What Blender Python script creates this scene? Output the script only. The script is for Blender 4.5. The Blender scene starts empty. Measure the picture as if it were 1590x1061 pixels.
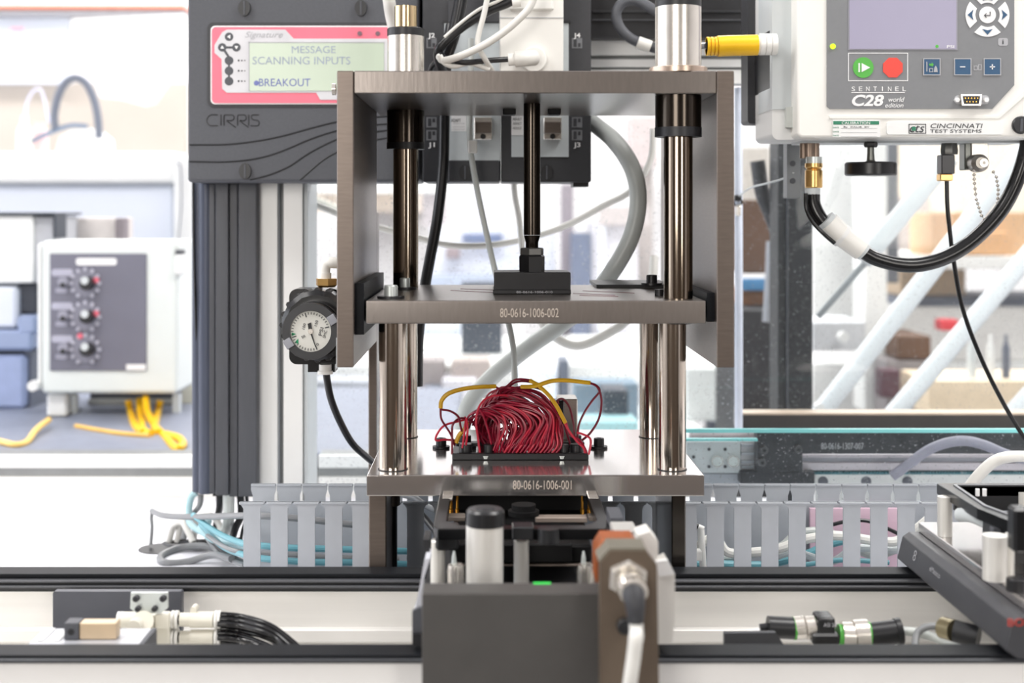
import bpy, bmesh, math, random
from mathutils import Vector, Matrix
random.seed(7)
C = bpy.context.scene
COL = C.collection
PI = math.pi
# ------------------------------------------------------------------ camera
F, VX, HY, CZ = 2100.0, 765.0, 330.0, 1.3      # focal in px, vanishing point in px, eye height
cam_d = bpy.data.cameras.new('camera'); cam = bpy.data.objects.new('camera', cam_d); COL.objects.link(cam)
cam.location = (0, 0, CZ); cam.rotation_euler = (PI/2, 0, 0)
cam_d.sensor_width = 36; cam_d.lens = F/1590*36
cam_d.shift_x = (795-VX)/1590; cam_d.shift_y = -(530.5-HY)/1590
cam_d.clip_start = .05; cam_d.clip_end = 50
cam_d.dof.use_dof = True; cam_d.dof.focus_distance = 1.31; cam_d.dof.aperture_fstop = 4.6
C.camera = cam
C.view_settings.view_transform = 'Standard'; C.view_settings.look = 'None'
C.view_settings.gamma = 1; C.view_settings.exposure = 0.0; C.view_settings.use_curve_mapping = False
w = bpy.data.worlds.new('world'); C.world = w; w.use_nodes = True
w.node_tree.nodes['Background'].inputs[0].default_value = (.93, .96, 1, 1)
w.node_tree.nodes['Background'].inputs[1].default_value = .9
def area(name, loc, rot, sx, sy, e, col=(1, 1, 1)):
    d = bpy.data.lights.new(name, 'AREA'); d.shape = 'RECTANGLE'; d.size = sx; d.size_y = sy; d.energy = e; d.color = col
    o = bpy.data.objects.new(name, d); COL.objects.link(o); o.location = loc; o.rotation_euler = rot
    return o
for i, (x, y) in enumerate([(-1.6, .6), (1.3, .9), (-2.4, 3.2), (0, 3.2), (2.4, 3.2), (-1.4, 4.9), (1.4, 4.9)]):
    area('ceiling_lamp', (x, y, 2.93), (0, 0, 0), 1.3, .7, 44 if y < 2 else 46, (1, .98, .95))
area('window_daylight', (-3.9, 2.0, 1.8), (0, -PI/2, 0), 1.6, 4.5, 52, (.86, .92, 1))
area('added_front_fill', (-1.2, -2.4, 1.9), (PI/2, 0, 0), 1.2, 1.3, 48, (1, .96, .91))  # unseen area light added behind the camera for chrome highlights and front fill
area('added_front_fill_right', (1.7, -2.4, 1.9), (PI/2, 0, 0), .7, 1.5, 26, (1, .96, .91))  # second unseen fill added behind the camera, further right

# ------------------------------------------------------------------ helpers
def P(px, py, Y): return Vector(((px-VX)*Y/F, Y, CZ+(HY-py)*Y/F))
def lin(c): return [(v/255/12.92 if v/255 <= .04045 else ((v/255+.055)/1.055)**2.4) for v in c]
MATS = {}
def mat(name, rgb, metal=0.0, rough=.5, var=.06, scale=40, bump=0.0, coat=0.0, emit=0.0, stretch=None, spec=.5):
    if name in MATS: return MATS[name]
    m = bpy.data.materials.new(name); m.use_nodes = True; nt = m.node_tree; N = nt.nodes; L = nt.links
    b = N['Principled BSDF']; c = lin(rgb)
    tc = N.new('ShaderNodeTexCoord'); mp = N.new('ShaderNodeMapping'); L.new(tc.outputs['Object'], mp.inputs[0])
    if stretch: mp.inputs['Scale'].default_value = stretch
    no = N.new('ShaderNodeTexNoise'); no.inputs['Scale'].default_value = scale; no.inputs['Detail'].default_value = 4
    L.new(mp.outputs[0], no.inputs['Vector'])
    r = N.new('ShaderNodeValToRGB'); r.color_ramp.elements[0].position = .3; r.color_ramp.elements[1].position = .7
    r.color_ramp.elements[0].color = [max(0, v*(1-var)) for v in c]+[1]
    r.color_ramp.elements[1].color = [min(1, v*(1+var)) for v in c]+[1]
    L.new(no.outputs['Fac'], r.inputs[0]); L.new(r.outputs[0], b.inputs['Base Color'])
    b.inputs['Metallic'].default_value = metal; b.inputs['Roughness'].default_value = rough
    b.inputs['Specular IOR Level'].default_value = spec
    b.inputs['Coat Weight'].default_value = coat
    if bump:
        bp = N.new('ShaderNodeBump'); bp.inputs['Strength'].default_value = bump; bp.inputs['Distance'].default_value = .002
        L.new(no.outputs['Fac'], bp.inputs['Height']); L.new(bp.outputs[0], b.inputs['Normal'])
    if emit:
        L.new(r.outputs[0], b.inputs['Emission Color']); b.inputs['Emission Strength'].default_value = emit
    MATS[name] = m; return m
def glassmat(name, tint, gloss=.05, haze=0.0):
    m = bpy.data.materials.new(name); m.use_nodes = True; nt = m.node_tree; N = nt.nodes; L = nt.links
    N.remove(N['Principled BSDF']); out = N['Material Output']
    t = N.new('ShaderNodeBsdfTransparent'); t.inputs[0].default_value = (*tint, 1)
    g = N.new('ShaderNodeBsdfGlossy'); g.inputs['Roughness'].default_value = .02
    lw = N.new('ShaderNodeLayerWeight'); lw.inputs[0].default_value = .12
    mu = N.new('ShaderNodeMath'); mu.operation = 'MULTIPLY_ADD'; mu.inputs[1].default_value = .5; mu.inputs[2].default_value = gloss
    L.new(lw.outputs['Facing'], mu.inputs[0])
    mx = N.new('ShaderNodeMixShader'); L.new(mu.outputs[0], mx.inputs[0]); L.new(t.outputs[0], mx.inputs[1]); L.new(g.outputs[0], mx.inputs[2])
    # dust on the sheet
    no = N.new('ShaderNodeTexNoise'); no.inputs['Scale'].default_value = 350; no.inputs['Detail'].default_value = 1
    tc = N.new('ShaderNodeTexCoord'); L.new(tc.outputs['Object'], no.inputs['Vector'])
    r = N.new('ShaderNodeValToRGB'); r.color_ramp.elements[0].position = .66; r.color_ramp.elements[1].position = .74
    r.color_ramp.elements[0].color = (haze, haze, haze, 1); r.color_ramp.elements[1].color = (.35+haze, )*3+(1,)
    L.new(no.outputs['Fac'], r.inputs[0])
    d = N.new('ShaderNodeBsdfDiffuse'); d.inputs[0].default_value = (.85, .87, .9, 1)
    m2 = N.new('ShaderNodeMixShader'); L.new(r.outputs[0], m2.inputs[0]); L.new(mx.outputs[0], m2.inputs[1]); L.new(d.outputs[0], m2.inputs[2])
    L.new(m2.outputs[0], out.inputs[0]); return m

class MB:
    def __init__(s): s.bm = bmesh.new()
    def add(s, vs, fs):
        v = [s.bm.verts.new(p) for p in vs]
        for f in fs:
            try: s.bm.faces.new([v[i] for i in f])
            except ValueError: pass
        return s
    def box(s, x0, x1, y0, y1, z0, z1, bev=0, seg=1):
        x0, x1 = sorted((x0, x1)); y0, y1 = sorted((y0, y1)); z0, z1 = sorted((z0, z1))
        b = bmesh.new(); r = bmesh.ops.create_cube(b, size=1)
        for v in b.verts: v.co = ((x0+x1)/2+v.co.x*(x1-x0), (y0+y1)/2+v.co.y*(y1-y0), (z0+z1)/2+v.co.z*(z1-z0))
        if bev:
            bev = min(bev, .45*min(x1-x0, y1-y0, z1-z0))
            bmesh.ops.bevel(b, geom=b.edges[:], offset=bev, segments=seg, profile=.5, affect='EDGES')
        s.merge(b); return s
    def merge(s, b):
        m = bpy.data.meshes.new('t'); b.to_mesh(m); b.free(); s.bm.from_mesh(m); bpy.data.meshes.remove(m)
    def pbox(s, px0, py0, px1, py1, Y0, Y1, bev=0, seg=1):
        a = P(px0, py0, Y0); b = P(px1, py1, Y0)
        return s.box(a.x, b.x, Y0, Y1, a.z, b.z, bev, seg)
    def prism(s, pts, Y0, Y1, rel=True):      # polygon in photo px at depth Y0, extruded straight back
        q = [P(x, y, Y0) for x, y in pts]; n = len(q)
        b = bmesh.new()
        f = [b.verts.new(p) for p in q]; g = [b.verts.new((p.x, Y1, p.z)) for p in q]
        b.faces.new(f); b.faces.new(g[::-1])
        for i in range(n): b.faces.new([f[i], g[i], g[(i+1) % n], f[(i+1) % n]])
        bmesh.ops.recalc_face_normals(b, faces=b.faces[:]); s.merge(b); return s
    def xprism(s, pts, x0, x1):       # polygon (Y,z) extruded along x
        b = bmesh.new(); f = [b.verts.new((x0, y, z)) for y, z in pts]; g = [b.verts.new((x1, y, z)) for y, z in pts]
        n = len(pts); b.faces.new(f); b.faces.new(g[::-1])
        for i in range(n): b.faces.new([f[i], g[i], g[(i+1) % n], f[(i+1) % n]])
        bmesh.ops.recalc_face_normals(b, faces=b.faces[:]); s.merge(b); return s
    def cyl(s, p0, p1, r0, r1=None, seg=24, bev=0):
        r1 = r0 if r1 is None else r1
        p0 = Vector(p0); p1 = Vector(p1); L = (p1-p0).length
        prof = [(0, r0), (L, r1)] if not bev else [(0, r0-bev), (bev, r0), (L-bev, r1), (L, r1-bev)]
        return s.lathe(p0, p1-p0, prof, seg)
    def lathe(s, p0, axis, prof, seg=24, phase=0):    # prof: (distance along axis, radius)
        p0 = Vector(p0); a = Vector(axis).normalized()
        u = a.orthogonal().normalized() if abs(a.y) < .9 else Vector((1, 0, 0)); v = a.cross(u)
        b = bmesh.new(); rings = []
        for d, r in prof:
            rings.append([b.verts.new(p0+a*d+(u*math.cos(phase+2*PI*i/seg)+v*math.sin(phase+2*PI*i/seg))*r) for i in range(seg)])
        for A, B in zip(rings, rings[1:]):
            for i in range(seg): b.faces.new([A[i], A[(i+1) % seg], B[(i+1) % seg], B[i]])
        b.faces.new(rings[0][::-1]); b.faces.new(rings[-1])
        bmesh.ops.recalc_face_normals(b, faces=b.faces[:]); s.merge(b); return s
    def ring(s, c, axis, ri, ro, h, seg=32):
        a = Vector(axis).normalized(); c = Vector(c); u = a.orthogonal().normalized(); v = a.cross(u); b = bmesh.new()
        R = []
        for d, r in ((0, ri), (0, ro), (h, ro), (h, ri)):
            R.append([b.verts.new(c+a*d+(u*math.cos(2*PI*i/seg)+v*math.sin(2*PI*i/seg))*r) for i in range(seg)])
        for k in range(4):
            A, B = R[k], R[(k+1) % 4]
            for i in range(seg): b.faces.new([A[i], A[(i+1) % seg], B[(i+1) % seg], B[i]])
        bmesh.ops.recalc_face_normals(b, faces=b.faces[:]); s.merge(b); return s
    def tube(s, pts, r, seg=10, sub=6, world=False, taper=None):
        q = [Vector(p) if world else P(*p) for p in pts]
        if len(q) > 2 and sub > 1:
            e = [q[0]*2-q[1]]+q+[q[-1]*2-q[-2]]; o = []
            for i in range(1, len(e)-2):
                for k in range(sub):
                    t = k/sub; a, b_, c, d = e[i-1], e[i], e[i+1], e[i+2]
                    o.append(.5*((2*b_)+(c-a)*t+(2*a-5*b_+4*c-d)*t*t+(3*b_-a-3*c+d)*t**3))
            o.append(q[-1]); q = o
        n = len(q); b = bmesh.new(); rings = []; up = None
        for i in range(n):
            t = (q[min(i+1, n-1)]-q[max(i-1, 0)]).normalized()
            if up is None: up = t.orthogonal().normalized()
            up = (up-t*up.dot(t)).normalized(); v = t.cross(up)
            rr = r if taper is None else r*(1+(taper-1)*i/(n-1))
            rings.append([b.verts.new(q[i]+(up*math.cos(2*PI*k/seg)+v*math.sin(2*PI*k/seg))*rr) for k in range(seg)])
        for A, B in zip(rings, rings[1:]):
            for i in range(seg): b.faces.new([A[i], A[(i+1) % seg], B[(i+1) % seg], B[i]])
        b.faces.new(rings[0][::-1]); b.faces.new(rings[-1])
        bmesh.ops.recalc_face_normals(b, faces=b.faces[:]); s.merge(b); return s
    def disc(s, px, py, rp, Y, th, seg=32, bev=0, ry=None):        # disc facing the camera, rp in px
        c = P(px, py, Y); r = rp*Y/F
        return s.cyl(c, c+Vector((0, th, 0)), r, None, seg, bev)
    def build(s, name, m, parent=None, label=None, cat=None, group=None, kind=None):
        me = bpy.data.meshes.new(name); s.bm.to_mesh(me); s.bm.free()
        me.materials.append(m)
        me.polygons.foreach_set('use_smooth', [True]*len(me.polygons)); me.set_sharp_from_angle(angle=math.radians(35))
        o = bpy.data.objects.new(name, me); COL.objects.link(o)
        if len(me.polygons) < 3000 and kind != 'stuff':
            wn = o.modifiers.new('wn', 'WEIGHTED_NORMAL'); wn.keep_sharp = True; wn.weight = 100
        if parent: o.parent = parent
        return tag(o, label, cat, group, kind)
def tag(o, label=None, cat=None, group=None, kind=None):
    if label: o['label'] = label
    if cat: o['category'] = cat
    if group: o['group'] = group
    if kind: o['kind'] = kind
    return o
def thing(name, label, cat, group=None):
    o = bpy.data.objects.new(name, None); COL.objects.link(o); o.empty_display_size = .05
    return tag(o, label, cat, group)
def dup(root, off, label=None):
    def cp(o, par):
        c = o.copy(); COL.objects.link(c); c.parent = par
        for ch in kids[o.name]: cp(ch, c)
        return c
    kids = {}
    def walk(o):
        kids[o.name] = list(o.children)
        for ch in o.children: walk(ch)
    walk(root); r = cp(root, None); r.location = root.location+Vector(off)
    if label: r['label'] = label
    return r
def pcopy(o, off):
    c = o.copy(); COL.objects.link(c); c.parent = o.parent; c.location = o.location+Vector(off); return c
def lettering(s, px, py, wpx, hpx, Y, m, parent, name='lettering', shear=0, th=.0004, bold=0, label=None):
    cu = bpy.data.curves.new('t', 'FONT'); cu.body = s; cu.size = 1; cu.offset = bold; cu.extrude = 0; cu.resolution_u = 3
    ob = bpy.data.objects.new('t', cu); me = bpy.data.meshes.new_from_object(ob)
    bpy.data.objects.remove(ob); bpy.data.curves.remove(cu)
    xs = [v.co.x for v in me.vertices]; ys = [v.co.y for v in me.vertices]
    x0, x1, y0, y1 = min(xs), max(xs), min(ys), max(ys); c = P(px, py, Y)
    W = wpx*Y/F; H = hpx*Y/F
    b = bmesh.new(); b.from_mesh(me); bpy.data.meshes.remove(me)
    for v in b.verts:
        X = (v.co.x-(x0+x1)/2)/(x1-x0)*W; Z = (v.co.y-(y0+y1)/2)/(y1-y0)*H
        v.co = (c.x+X+shear*Z, Y, c.z+Z)
    r = bmesh.ops.extrude_face_region(b, geom=b.faces[:])
    for g in r['geom']:
        if isinstance(g, bmesh.types.BMVert): g.co.y += th
    bmesh.ops.recalc_face_normals(b, faces=b.faces[:])
    q = MB(); q.merge(b); return q.build(name, m, parent, label)
def pb(name, m, parent, *a, **k):
    bev = k.pop('bev', .0006); seg = k.pop('seg', 2)
    return MB().pbox(*a, bev, seg).build(name, m, parent, **k)
def rounded(px0, py0, px1, py1, r, n=5):
    pts = []
    for cx, cy, a0 in ((px1-r, py0+r, -90), (px1-r, py1-r, 0), (px0+r, py1-r, 90), (px0+r, py0+r, 180)):
        for i in range(n+1):
            a = math.radians(a0+90*i/n); pts.append((cx+r*math.cos(a), cy+r*math.sin(a)))
    return pts
def cable(label, pts, r, m, name='cable', cat='cable', group=None, parent=None, seg=12, sub=8):
    return MB().tube(pts, r, seg, sub).build(name, m, parent, label, cat, group)

# ------------------------------------------------------------------ materials
STEEL = mat('brushed_steel', (112, 102, 95), .7, .34, .07, 60, .03, stretch=(1, 1, 8))
STEEL_TOP = mat('ground_steel', (208, 204, 202), .9, .13, .03, 30, .008, stretch=(8, 1, 1))
PLATEU = mat('ground_upper_plate', (146, 139, 134), .85, .3, .05, 50, .03, stretch=(6, 1, 1))
PLATE = mat('ground_tool_steel', (136, 129, 124), .85, .28, .05, 50, .03, stretch=(6, 1, 1))
CHROME = mat('hard_chrome', (192, 182, 170), 1, .12, .04, 10, 0, stretch=(1, 1, .3))
GSH = mat('dark_guide_chrome', (150, 138, 124), 1, .1, .04, 10)
DCHROME = mat('dark_polished_steel', (66, 60, 54), .9, .16, .05, 10)
OXIDE = mat('black_oxide_steel', (42, 42, 44), .35, .38, .1, 60, .03)
BLACK = mat('black_plastic', (30, 31, 34), 0, .4, .08, 60)
BLACKGL = mat('glossy_black_plastic', (20, 21, 23), 0, .22, .05, 30)
RUBBER = mat('black_rubber', (26, 27, 30), 0, .32, .05, 30)
CHAR = mat('charcoal_plastic', (80, 82, 88), 0, .55, .05, 300, .05)
CHAR2 = mat('dark_charcoal_plastic', (52, 53, 57), 0, .5, .06, 200, .04)
DUCT = mat('anthracite_duct', (74, 76, 82), .1, .42, .06, 80, stretch=(4, 4, .4))
ALU = mat('anodised_aluminium', (236, 236, 234), .08, .35, .02, 30, stretch=(1, 1, .2))
ALUX = mat('extruded_aluminium', (242, 240, 236), .1, .38, .03, 30, stretch=(.1, 4, 4))
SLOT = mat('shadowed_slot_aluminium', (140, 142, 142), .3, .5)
GREYPVC = mat('grey_duct_plastic', (176, 181, 188), 0, .5, .03, 60)
WHITE = mat('white_painted_metal', (236, 237, 236), 0, .45, .02, 20)
CREAM = mat('off_white_plastic', (240, 239, 234), 0, .42, .02, 30)
LGREY = mat('light_grey_metal', (205, 211, 213), 0, .45, .03, 30)
WCABLE = mat('white_cable_jacket', (222, 221, 216), 0, .4, .02, 40)
GCABLE = mat('light_grey_hose', (204, 209, 206), 0, .36, .03, 40)
MCABLE = mat('mid_grey_cable', (128, 130, 132), 0, .38, .03, 40)
TEAL = mat('teal_cable_jacket', (104, 164, 176), 0, .38, .05, 40)
LTEAL = mat('pale_teal_cable_jacket', (176, 210, 216), 0, .38, .05, 40)
RED = mat('red_wire', (156, 22, 52), 0, .32, .12, 25)
RED2 = mat('bright_red_wire', (198, 44, 66), 0, .32, .1, 25)
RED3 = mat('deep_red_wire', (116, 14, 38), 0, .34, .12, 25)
YEL = mat('mustard_sleeve', (206, 160, 26), 0, .45, .08, 60)
YEL2 = mat('yellow_plastic', (250, 196, 20), 0, .35, .03, 30)
BRASS = mat('brass', (222, 182, 116), .9, .28, .08, 60)
GOLD = mat('gold_plated', (225, 165, 70), 1, .25, .05)
NICKEL = mat('nickel_plated', (216, 211, 203), .75, .25, .06, 80)
ZINC = mat('zinc_plated', (215, 222, 220), .5, .35, .04, 60)
PINK = mat('pink_red_print', (236, 118, 138), 0, .5, .02)
WPRINT = mat('white_print', (240, 240, 240), 0, .5, .01)
GPRINT = mat('grey_print', (175, 176, 180), 0, .5, .01)
ETCH = mat('etched_mark', (196, 184, 172), .1, .6, .1, 300)
DPRINT = mat('dark_print', (58, 60, 64), 0, .5, .02)
LCD = mat('lcd_glass', (176, 190, 170), 0, .25, .03, 12, emit=.12)
LCDT = mat('lcd_characters', (146, 156, 172), 0, .5, .02, emit=.1)
LCDT2 = mat('lcd_characters_strong', (104, 112, 168), 0, .5, .02, emit=.1)
GREYFACE = mat('grey_membrane', (128, 130, 133), 0, .5, .02, 200)
SCREEN = mat('lavender_screen', (150, 146, 170), 0, .3, .03, 4, emit=.1)
GREEN = mat('green_key', (86, 178, 72), 0, .45, .02)
REDK = mat('red_key', (230, 74, 62), 0, .45, .02)
BLUEK = mat('blue_key', (52, 88, 122), 0, .5, .02)
LIME = mat('lime_led', (190, 235, 30), 0, .4, .02, emit=.9)
GLED = mat('green_led', (50, 200, 80), 0, .4, .02, emit=.6)
GREENP = mat('green_print', (52, 130, 100), 0, .5, .02)
ORANGE = mat('orange_brown_plastic', (150, 76, 28), 0, .4, .08, 60)
DECK = mat('white_deck', (236, 236, 242), 0, .4, .02, 8)
ACR = glassmat('clear_acrylic', (.96, .975, .975), .006, .012)
ACRE = mat('acrylic_edge_cyan', (140, 226, 226), 0, .3, .03, 20, spec=.8)
GRNE = mat('acrylic_edge_green', (88, 186, 168), 0, .3, .05, 10)
DTEAL = mat('dark_teal_edge', (38, 70, 72), 0, .3, .05, 10)
DIAL = mat('dial_white', (225, 225, 218), 0, .45, .01)

# ------------------------------------------------------------------ room
WALL = mat('room_wall_white', (236, 234, 236), 0, .8, .02, 2)
WALLF = mat('room_wall_brown_grey', (92, 80, 70), 0, .8, .05, 2)
FLOOR = mat('floor_grey', (150, 150, 152), 0, .5, .05, 3)
def struct(name, m, *b):
    o = MB().box(*b).build(name, m, None); o['kind'] = 'structure'; return o
struct('floor', FLOOR, -4.2, 4.2, -2.7, 6.2, -.1, 0)
struct('ceiling', WALL, -4.2, 4.2, -2.7, 6.2, 3.0, 3.1)
struct('wall_back', WALL, -4.2, 4.2, 6.0, 6.1, 0, 3)
struct('wall_left', WALL, -4.2, -4.1, -2.7, 6.0, 0, 3)
struct('wall_right', WALL, 4.1, 4.2, -2.7, 6.0, 0, 3)
struct('wall_front', WALLF, -4.2, 4.2, -2.7, -2.6, 0, 3)

# ------------------------------------------------------------------ machine deck, rails
z_deck = .893
t = thing('machine_table', 'white machine table top carrying the duct and the black conveyor rails', 'table')
dk = MB().box(-2.0, 2.0, 1.22, 1.93, z_deck-.03, z_deck, .001).build('deck', DECK, t)
for x in (-1.9, 1.9):
    for y in (1.26, 1.88):
        MB().box(x-.03, x+.03, y-.03, y+.03, 0, z_deck-.03).build('leg', ALU, t)
MB().lathe((P(249, 845, 1.635).x, P(249, 845, 1.635).y, z_deck+.0002), (0, 0, 1), [(0, .026), (.0006, .026)], 28).build('cable_hole', BLACK, t, label='round black cable hole cut in the white table top')
# extrusions bounding the deck at the back
def hext(name, label, x0, x1, bands, Y0, Y1, m=ALUX, cat='aluminium profile'):
    o = thing(name, label, cat)
    top, bot = bands[0][0], bands[-1][1]
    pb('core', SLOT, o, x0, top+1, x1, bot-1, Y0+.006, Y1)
    for a, b, mm in bands:
        if mm: pb('flange', mm, o, x0, a, x1, b, Y0, Y0+.012, bev=.001)
    return o
hext('aluminium_profile', 'slotted aluminium profile running under the bench at far left', -300, 480,
     [(708, 727, WHITE), (727, 741, None), (741, 774, ALUX), (774, 779, None), (779, 785, ALUX)], 1.93, 1.99)
hext('aluminium_profile', 'slotted aluminium profile seen right of the white upright behind the base plate', 494, 700,
     [(708, 727, WHITE), (727, 741, None), (741, 774, ALUX)], 1.93, 1.99)
# conveyor (far rail, channel, near rail)
zr = CZ-(880-HY)*1.215/F
t = thing('conveyor', 'long conveyor bed with two black guide rails and aluminium channel in the foreground', 'conveyor')
X0, X1 = -1.3, 1.3
def zy(py, Y): return CZ+(HY-py)*Y/F
RAILM = mat('black_anodised_rail', (20, 22, 26), 0, .5, .05, 40, stretch=(.1, 4, 4), spec=.15)
RAILG = mat('grey_anodised_rail', (80, 81, 85), .1, .5, .05, 40, stretch=(.1, 4, 4))
MB().box(X0, X1, 1.19, 1.215, zy(899, 1.19), zr, .001, 2).build('guide_rail', RAILM, t, label='far black guide rail')
MB().box(X0, X1, 1.184, 1.215, zy(906, 1.184), zy(899, 1.19), .0006).build('rail_lip', RAILG, t)
MB().box(X0, X1, 1.188, 1.215, zy(911, 1.19), zy(906, 1.184)+.0005).build('rail_slot', BLACK, t)
MB().box(X0, X1, 1.182, 1.215, zy(914, 1.182), zy(910.5, 1.182), .0004).build('rail_lip', RAILG, t)
MB().box(X0, X1, 1.184, 1.215, zy(919, 1.184), zy(914, 1.182)).build('rail_slot', BLACK, t)
MB().box(X0, X1, 1.19, 1.205, zy(977, 1.19), zy(919, 1.184)).build('channel_wall', ALUX, t)
MB().box(X0, X1, 1.180, 1.20, zy(998, 1.18), zy(979, 1.18), .0006).build('channel_ledge', ALUX, t)
MB().box(X0, X1, 1.0, 1.20, .835, .85).build('channel_floor', ALUX, t)
zn = zy(1000, .998)
MB().box(X0, X1, .972, .998, zy(1022, .972), zn, .0012, 2).build('guide_rail', RAILM, t, label='near black guide rail')
MB().box(X0, X1, .974, .998, zy(1024.5, .974), zy(1021, .974)).build('rail_slot', BLACK, t)
MB().box(X0, X1, .970, .998, zy(1031, .970), zy(1024, .970), .0008).build('rail_lip', mat('dark_rail_lip', (70, 72, 76), .3, .38), t)
MB().box(X0, X1, .974, .99, .80, zy(1031, .974)).build('front_fascia', mat('fascia_white', (250, 249, 246), 0, .4, .02, 20), t)
MB().box(X0, X1, 1.205, 1.219, .80, zy(919, 1.184)).build('back_fascia', ALUX, t)
for x in (-1.1, 1.1): MB().box(x-.04, x+.04, 1.0, 1.19, 0, .835).build('leg', ALUX, t)

# ------------------------------------------------------------------ wire duct
t = thing('wiring_duct', 'long light grey slotted wiring duct with T-topped fingers behind the far rail', 'duct')
YF, YB = 1.35, 1.44
ztop = zy(780, YF); xa, xb = P(371, 0, YF).x, P(1800, 0, YF).x
MB().box(xa, xb, YF, YB+.003, z_deck, z_deck+.003).build('base', GREYPVC, t)
zs = z_deck+.012
MB().box(xa, xb, YF, YF+.003, z_deck, zs).build('front_wall', GREYPVC, t)
MB().box(xa, xb, YB, YB+.003, z_deck, zy(779, YB)).build('rear_wall', GREYPVC, t)
def finger_pts(cx, Y, zt, zb, w, wt, h1):
    return [(cx-w/2, zb), (cx-w/2, zt-h1), (cx-wt/2, zt-h1+.006), (cx-wt/2, zt), (cx+wt/2, zt), (cx+wt/2, zt-h1+.006), (cx+w/2, zt-h1), (cx+w/2, zb)]
def finger(cx, Y, zt, zb, w, wt, h1, dy=1):
    q = MB(); b = bmesh.new(); pts = finger_pts(cx, Y, zt, zb, w, wt, h1); n = len(pts)
    f = [b.verts.new((x, Y, z)) for x, z in pts]; g = [b.verts.new((x, Y+.0022, z)) for x, z in pts]
    b.faces.new(f); b.faces.new(g[::-1])
    for i in range(n): b.faces.new([f[i], g[i], g[(i+1) % n], f[(i+1) % n]])
    bmesh.ops.recalc_face_normals(b, faces=b.faces[:]); q.merge(b)
    q.box(cx-wt/2, cx+wt/2, Y-.001, Y+.0045, zt-.0025, zt, .0006)   # rolled lip
    return q
px = YF/F
f0 = finger(P(391, 0, YF).x, YF, ztop, zs, 26.5*px, 39.5*px, 10*px).build('finger', GREYPVC, t)
k = 1
while 391+42.35*k < 1800:
    pcopy(f0, (42.35*k*px, 0, 0)); k += 1
pb_ = YB/F
g0 = finger(P(409, 0, YB).x, YB, zy(752, YB), zy(781, YB), 33*pb_, 38.6*pb_, 18*pb_).build('finger', GREYPVC, t)
k = 1
while 409+39.9*k < 1700:
    pcopy(g0, (39.9*k*pb_, 0, 0)); k += 1
# cables lying in the duct
def zc(Y, r): return z_deck+.003+r
def dcable(label, pts, r, m): return MB().tube(pts, r, 10, 6).build('cable', m, None, label, 'cable')
dcable('upper teal cable lying in the duct left of the press legs', [(300, 800, 1.55), (335, 826, 1.5), (370, 842, 1.43), (400, 847, 1.40), (450, 851, 1.39), (520, 853, 1.39), (620, 856, 1.39), (660, 858, 1.40)], .0034, TEAL)
dcable('lower teal cable lying in the duct left of the press legs', [(312, 815, 1.6), (345, 848, 1.5), (380, 862, 1.42), (420, 869, 1.39), (480, 873, 1.385), (560, 874, 1.385), (660, 878, 1.39)], .0034, TEAL)
dcable('grey cable between the two teal cables in the duct', [(322, 832, 1.55), (350, 850, 1.46), (380, 858, 1.43), (440, 861, 1.41), (520, 866, 1.41), (620, 868, 1.41)], .0025, MCABLE)
dcable('grey cable reaching straight into the duct from the left table', [(236, 794, 1.66), (255, 801, 1.6), (300, 803, 1.55), (345, 802, 1.48), (400, 801, 1.42), (470, 806, 1.41), (540, 814, 1.41), (600, 820, 1.41)], .0035, MCABLE)
for i, (lab, m, pts, r) in enumerate([
    ('teal cable low in the duct right of the dark press leg', TEAL, [(1060, 876, 1.4), (1100, 876, 1.4), (1180, 878, 1.4), (1210, 873, 1.4), (1250, 862, 1.4), (1300, 842, 1.4), (1350, 838, 1.4), (1400, 846, 1.4)], .0042),
    ('white cable rising through the duct slots right of centre', WCABLE, [(1080, 850, 1.38), (1110, 835, 1.38), (1130, 858, 1.38), (1170, 858, 1.38), (1210, 852, 1.38), (1250, 838, 1.38), (1300, 832, 1.38), (1360, 840, 1.38), (1400, 838, 1.38), (1450, 800, 1.38)], .0048),
    ('grey cable behind the white one in the duct right half', GCABLE, [(1100, 868, 1.41), (1160, 862, 1.41), (1210, 850, 1.41), (1240, 828, 1.41), (1290, 828, 1.41), (1350, 862, 1.41), (1400, 850, 1.41), (1440, 830, 1.41)], .004),
    ('pale cable at the bottom of the duct right half', LGREY, [(1190, 872, 1.39), (1230, 858, 1.39), (1290, 872, 1.39), (1330, 852, 1.39), (1400, 854, 1.39), (1440, 846, 1.39)], .004),
    ('black cable crossing high in the duct slots right half', RUBBER, [(1280, 818, 1.42), (1320, 809, 1.42), (1350, 810, 1.42), (1380, 822, 1.42), (1400, 832, 1.42)], .002),
    ('thin teal cable under the others in the duct right half', TEAL, [(1225, 880, 1.37), (1260, 876, 1.37), (1310, 870, 1.37), (1380, 874, 1.37)], .0025)]):
    dcable(lab, pts, r, m)
PINKP = mat('pink_card', (238, 205, 222), 0, .6, .02)
MB().pbox(1258, 790, 1395, 884, 1.432, 1.437).build('card', PINKP, None, 'pale pink card standing inside the duct behind the slots', 'card')
t = thing('push_fitting', 'small white valve fitting sticking up in the duct beside the dark leg', 'fitting')
MB().cyl(P(1092, 884, 1.375), P(1088, 820, 1.375), .0036).build('body', CREAM, t)
MB().cyl(P(1078, 816, 1.375), P(1092, 822, 1.375), .003).build('branch', CREAM, t)
MB().cyl(P(1077, 816, 1.372), P(1083, 819, 1.372), .0034).build('cap', BLACK, t)
MB().pbox(1074, 856, 1090, 872, 1.36, 1.372, .001).build('nut', CREAM, t)

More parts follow.
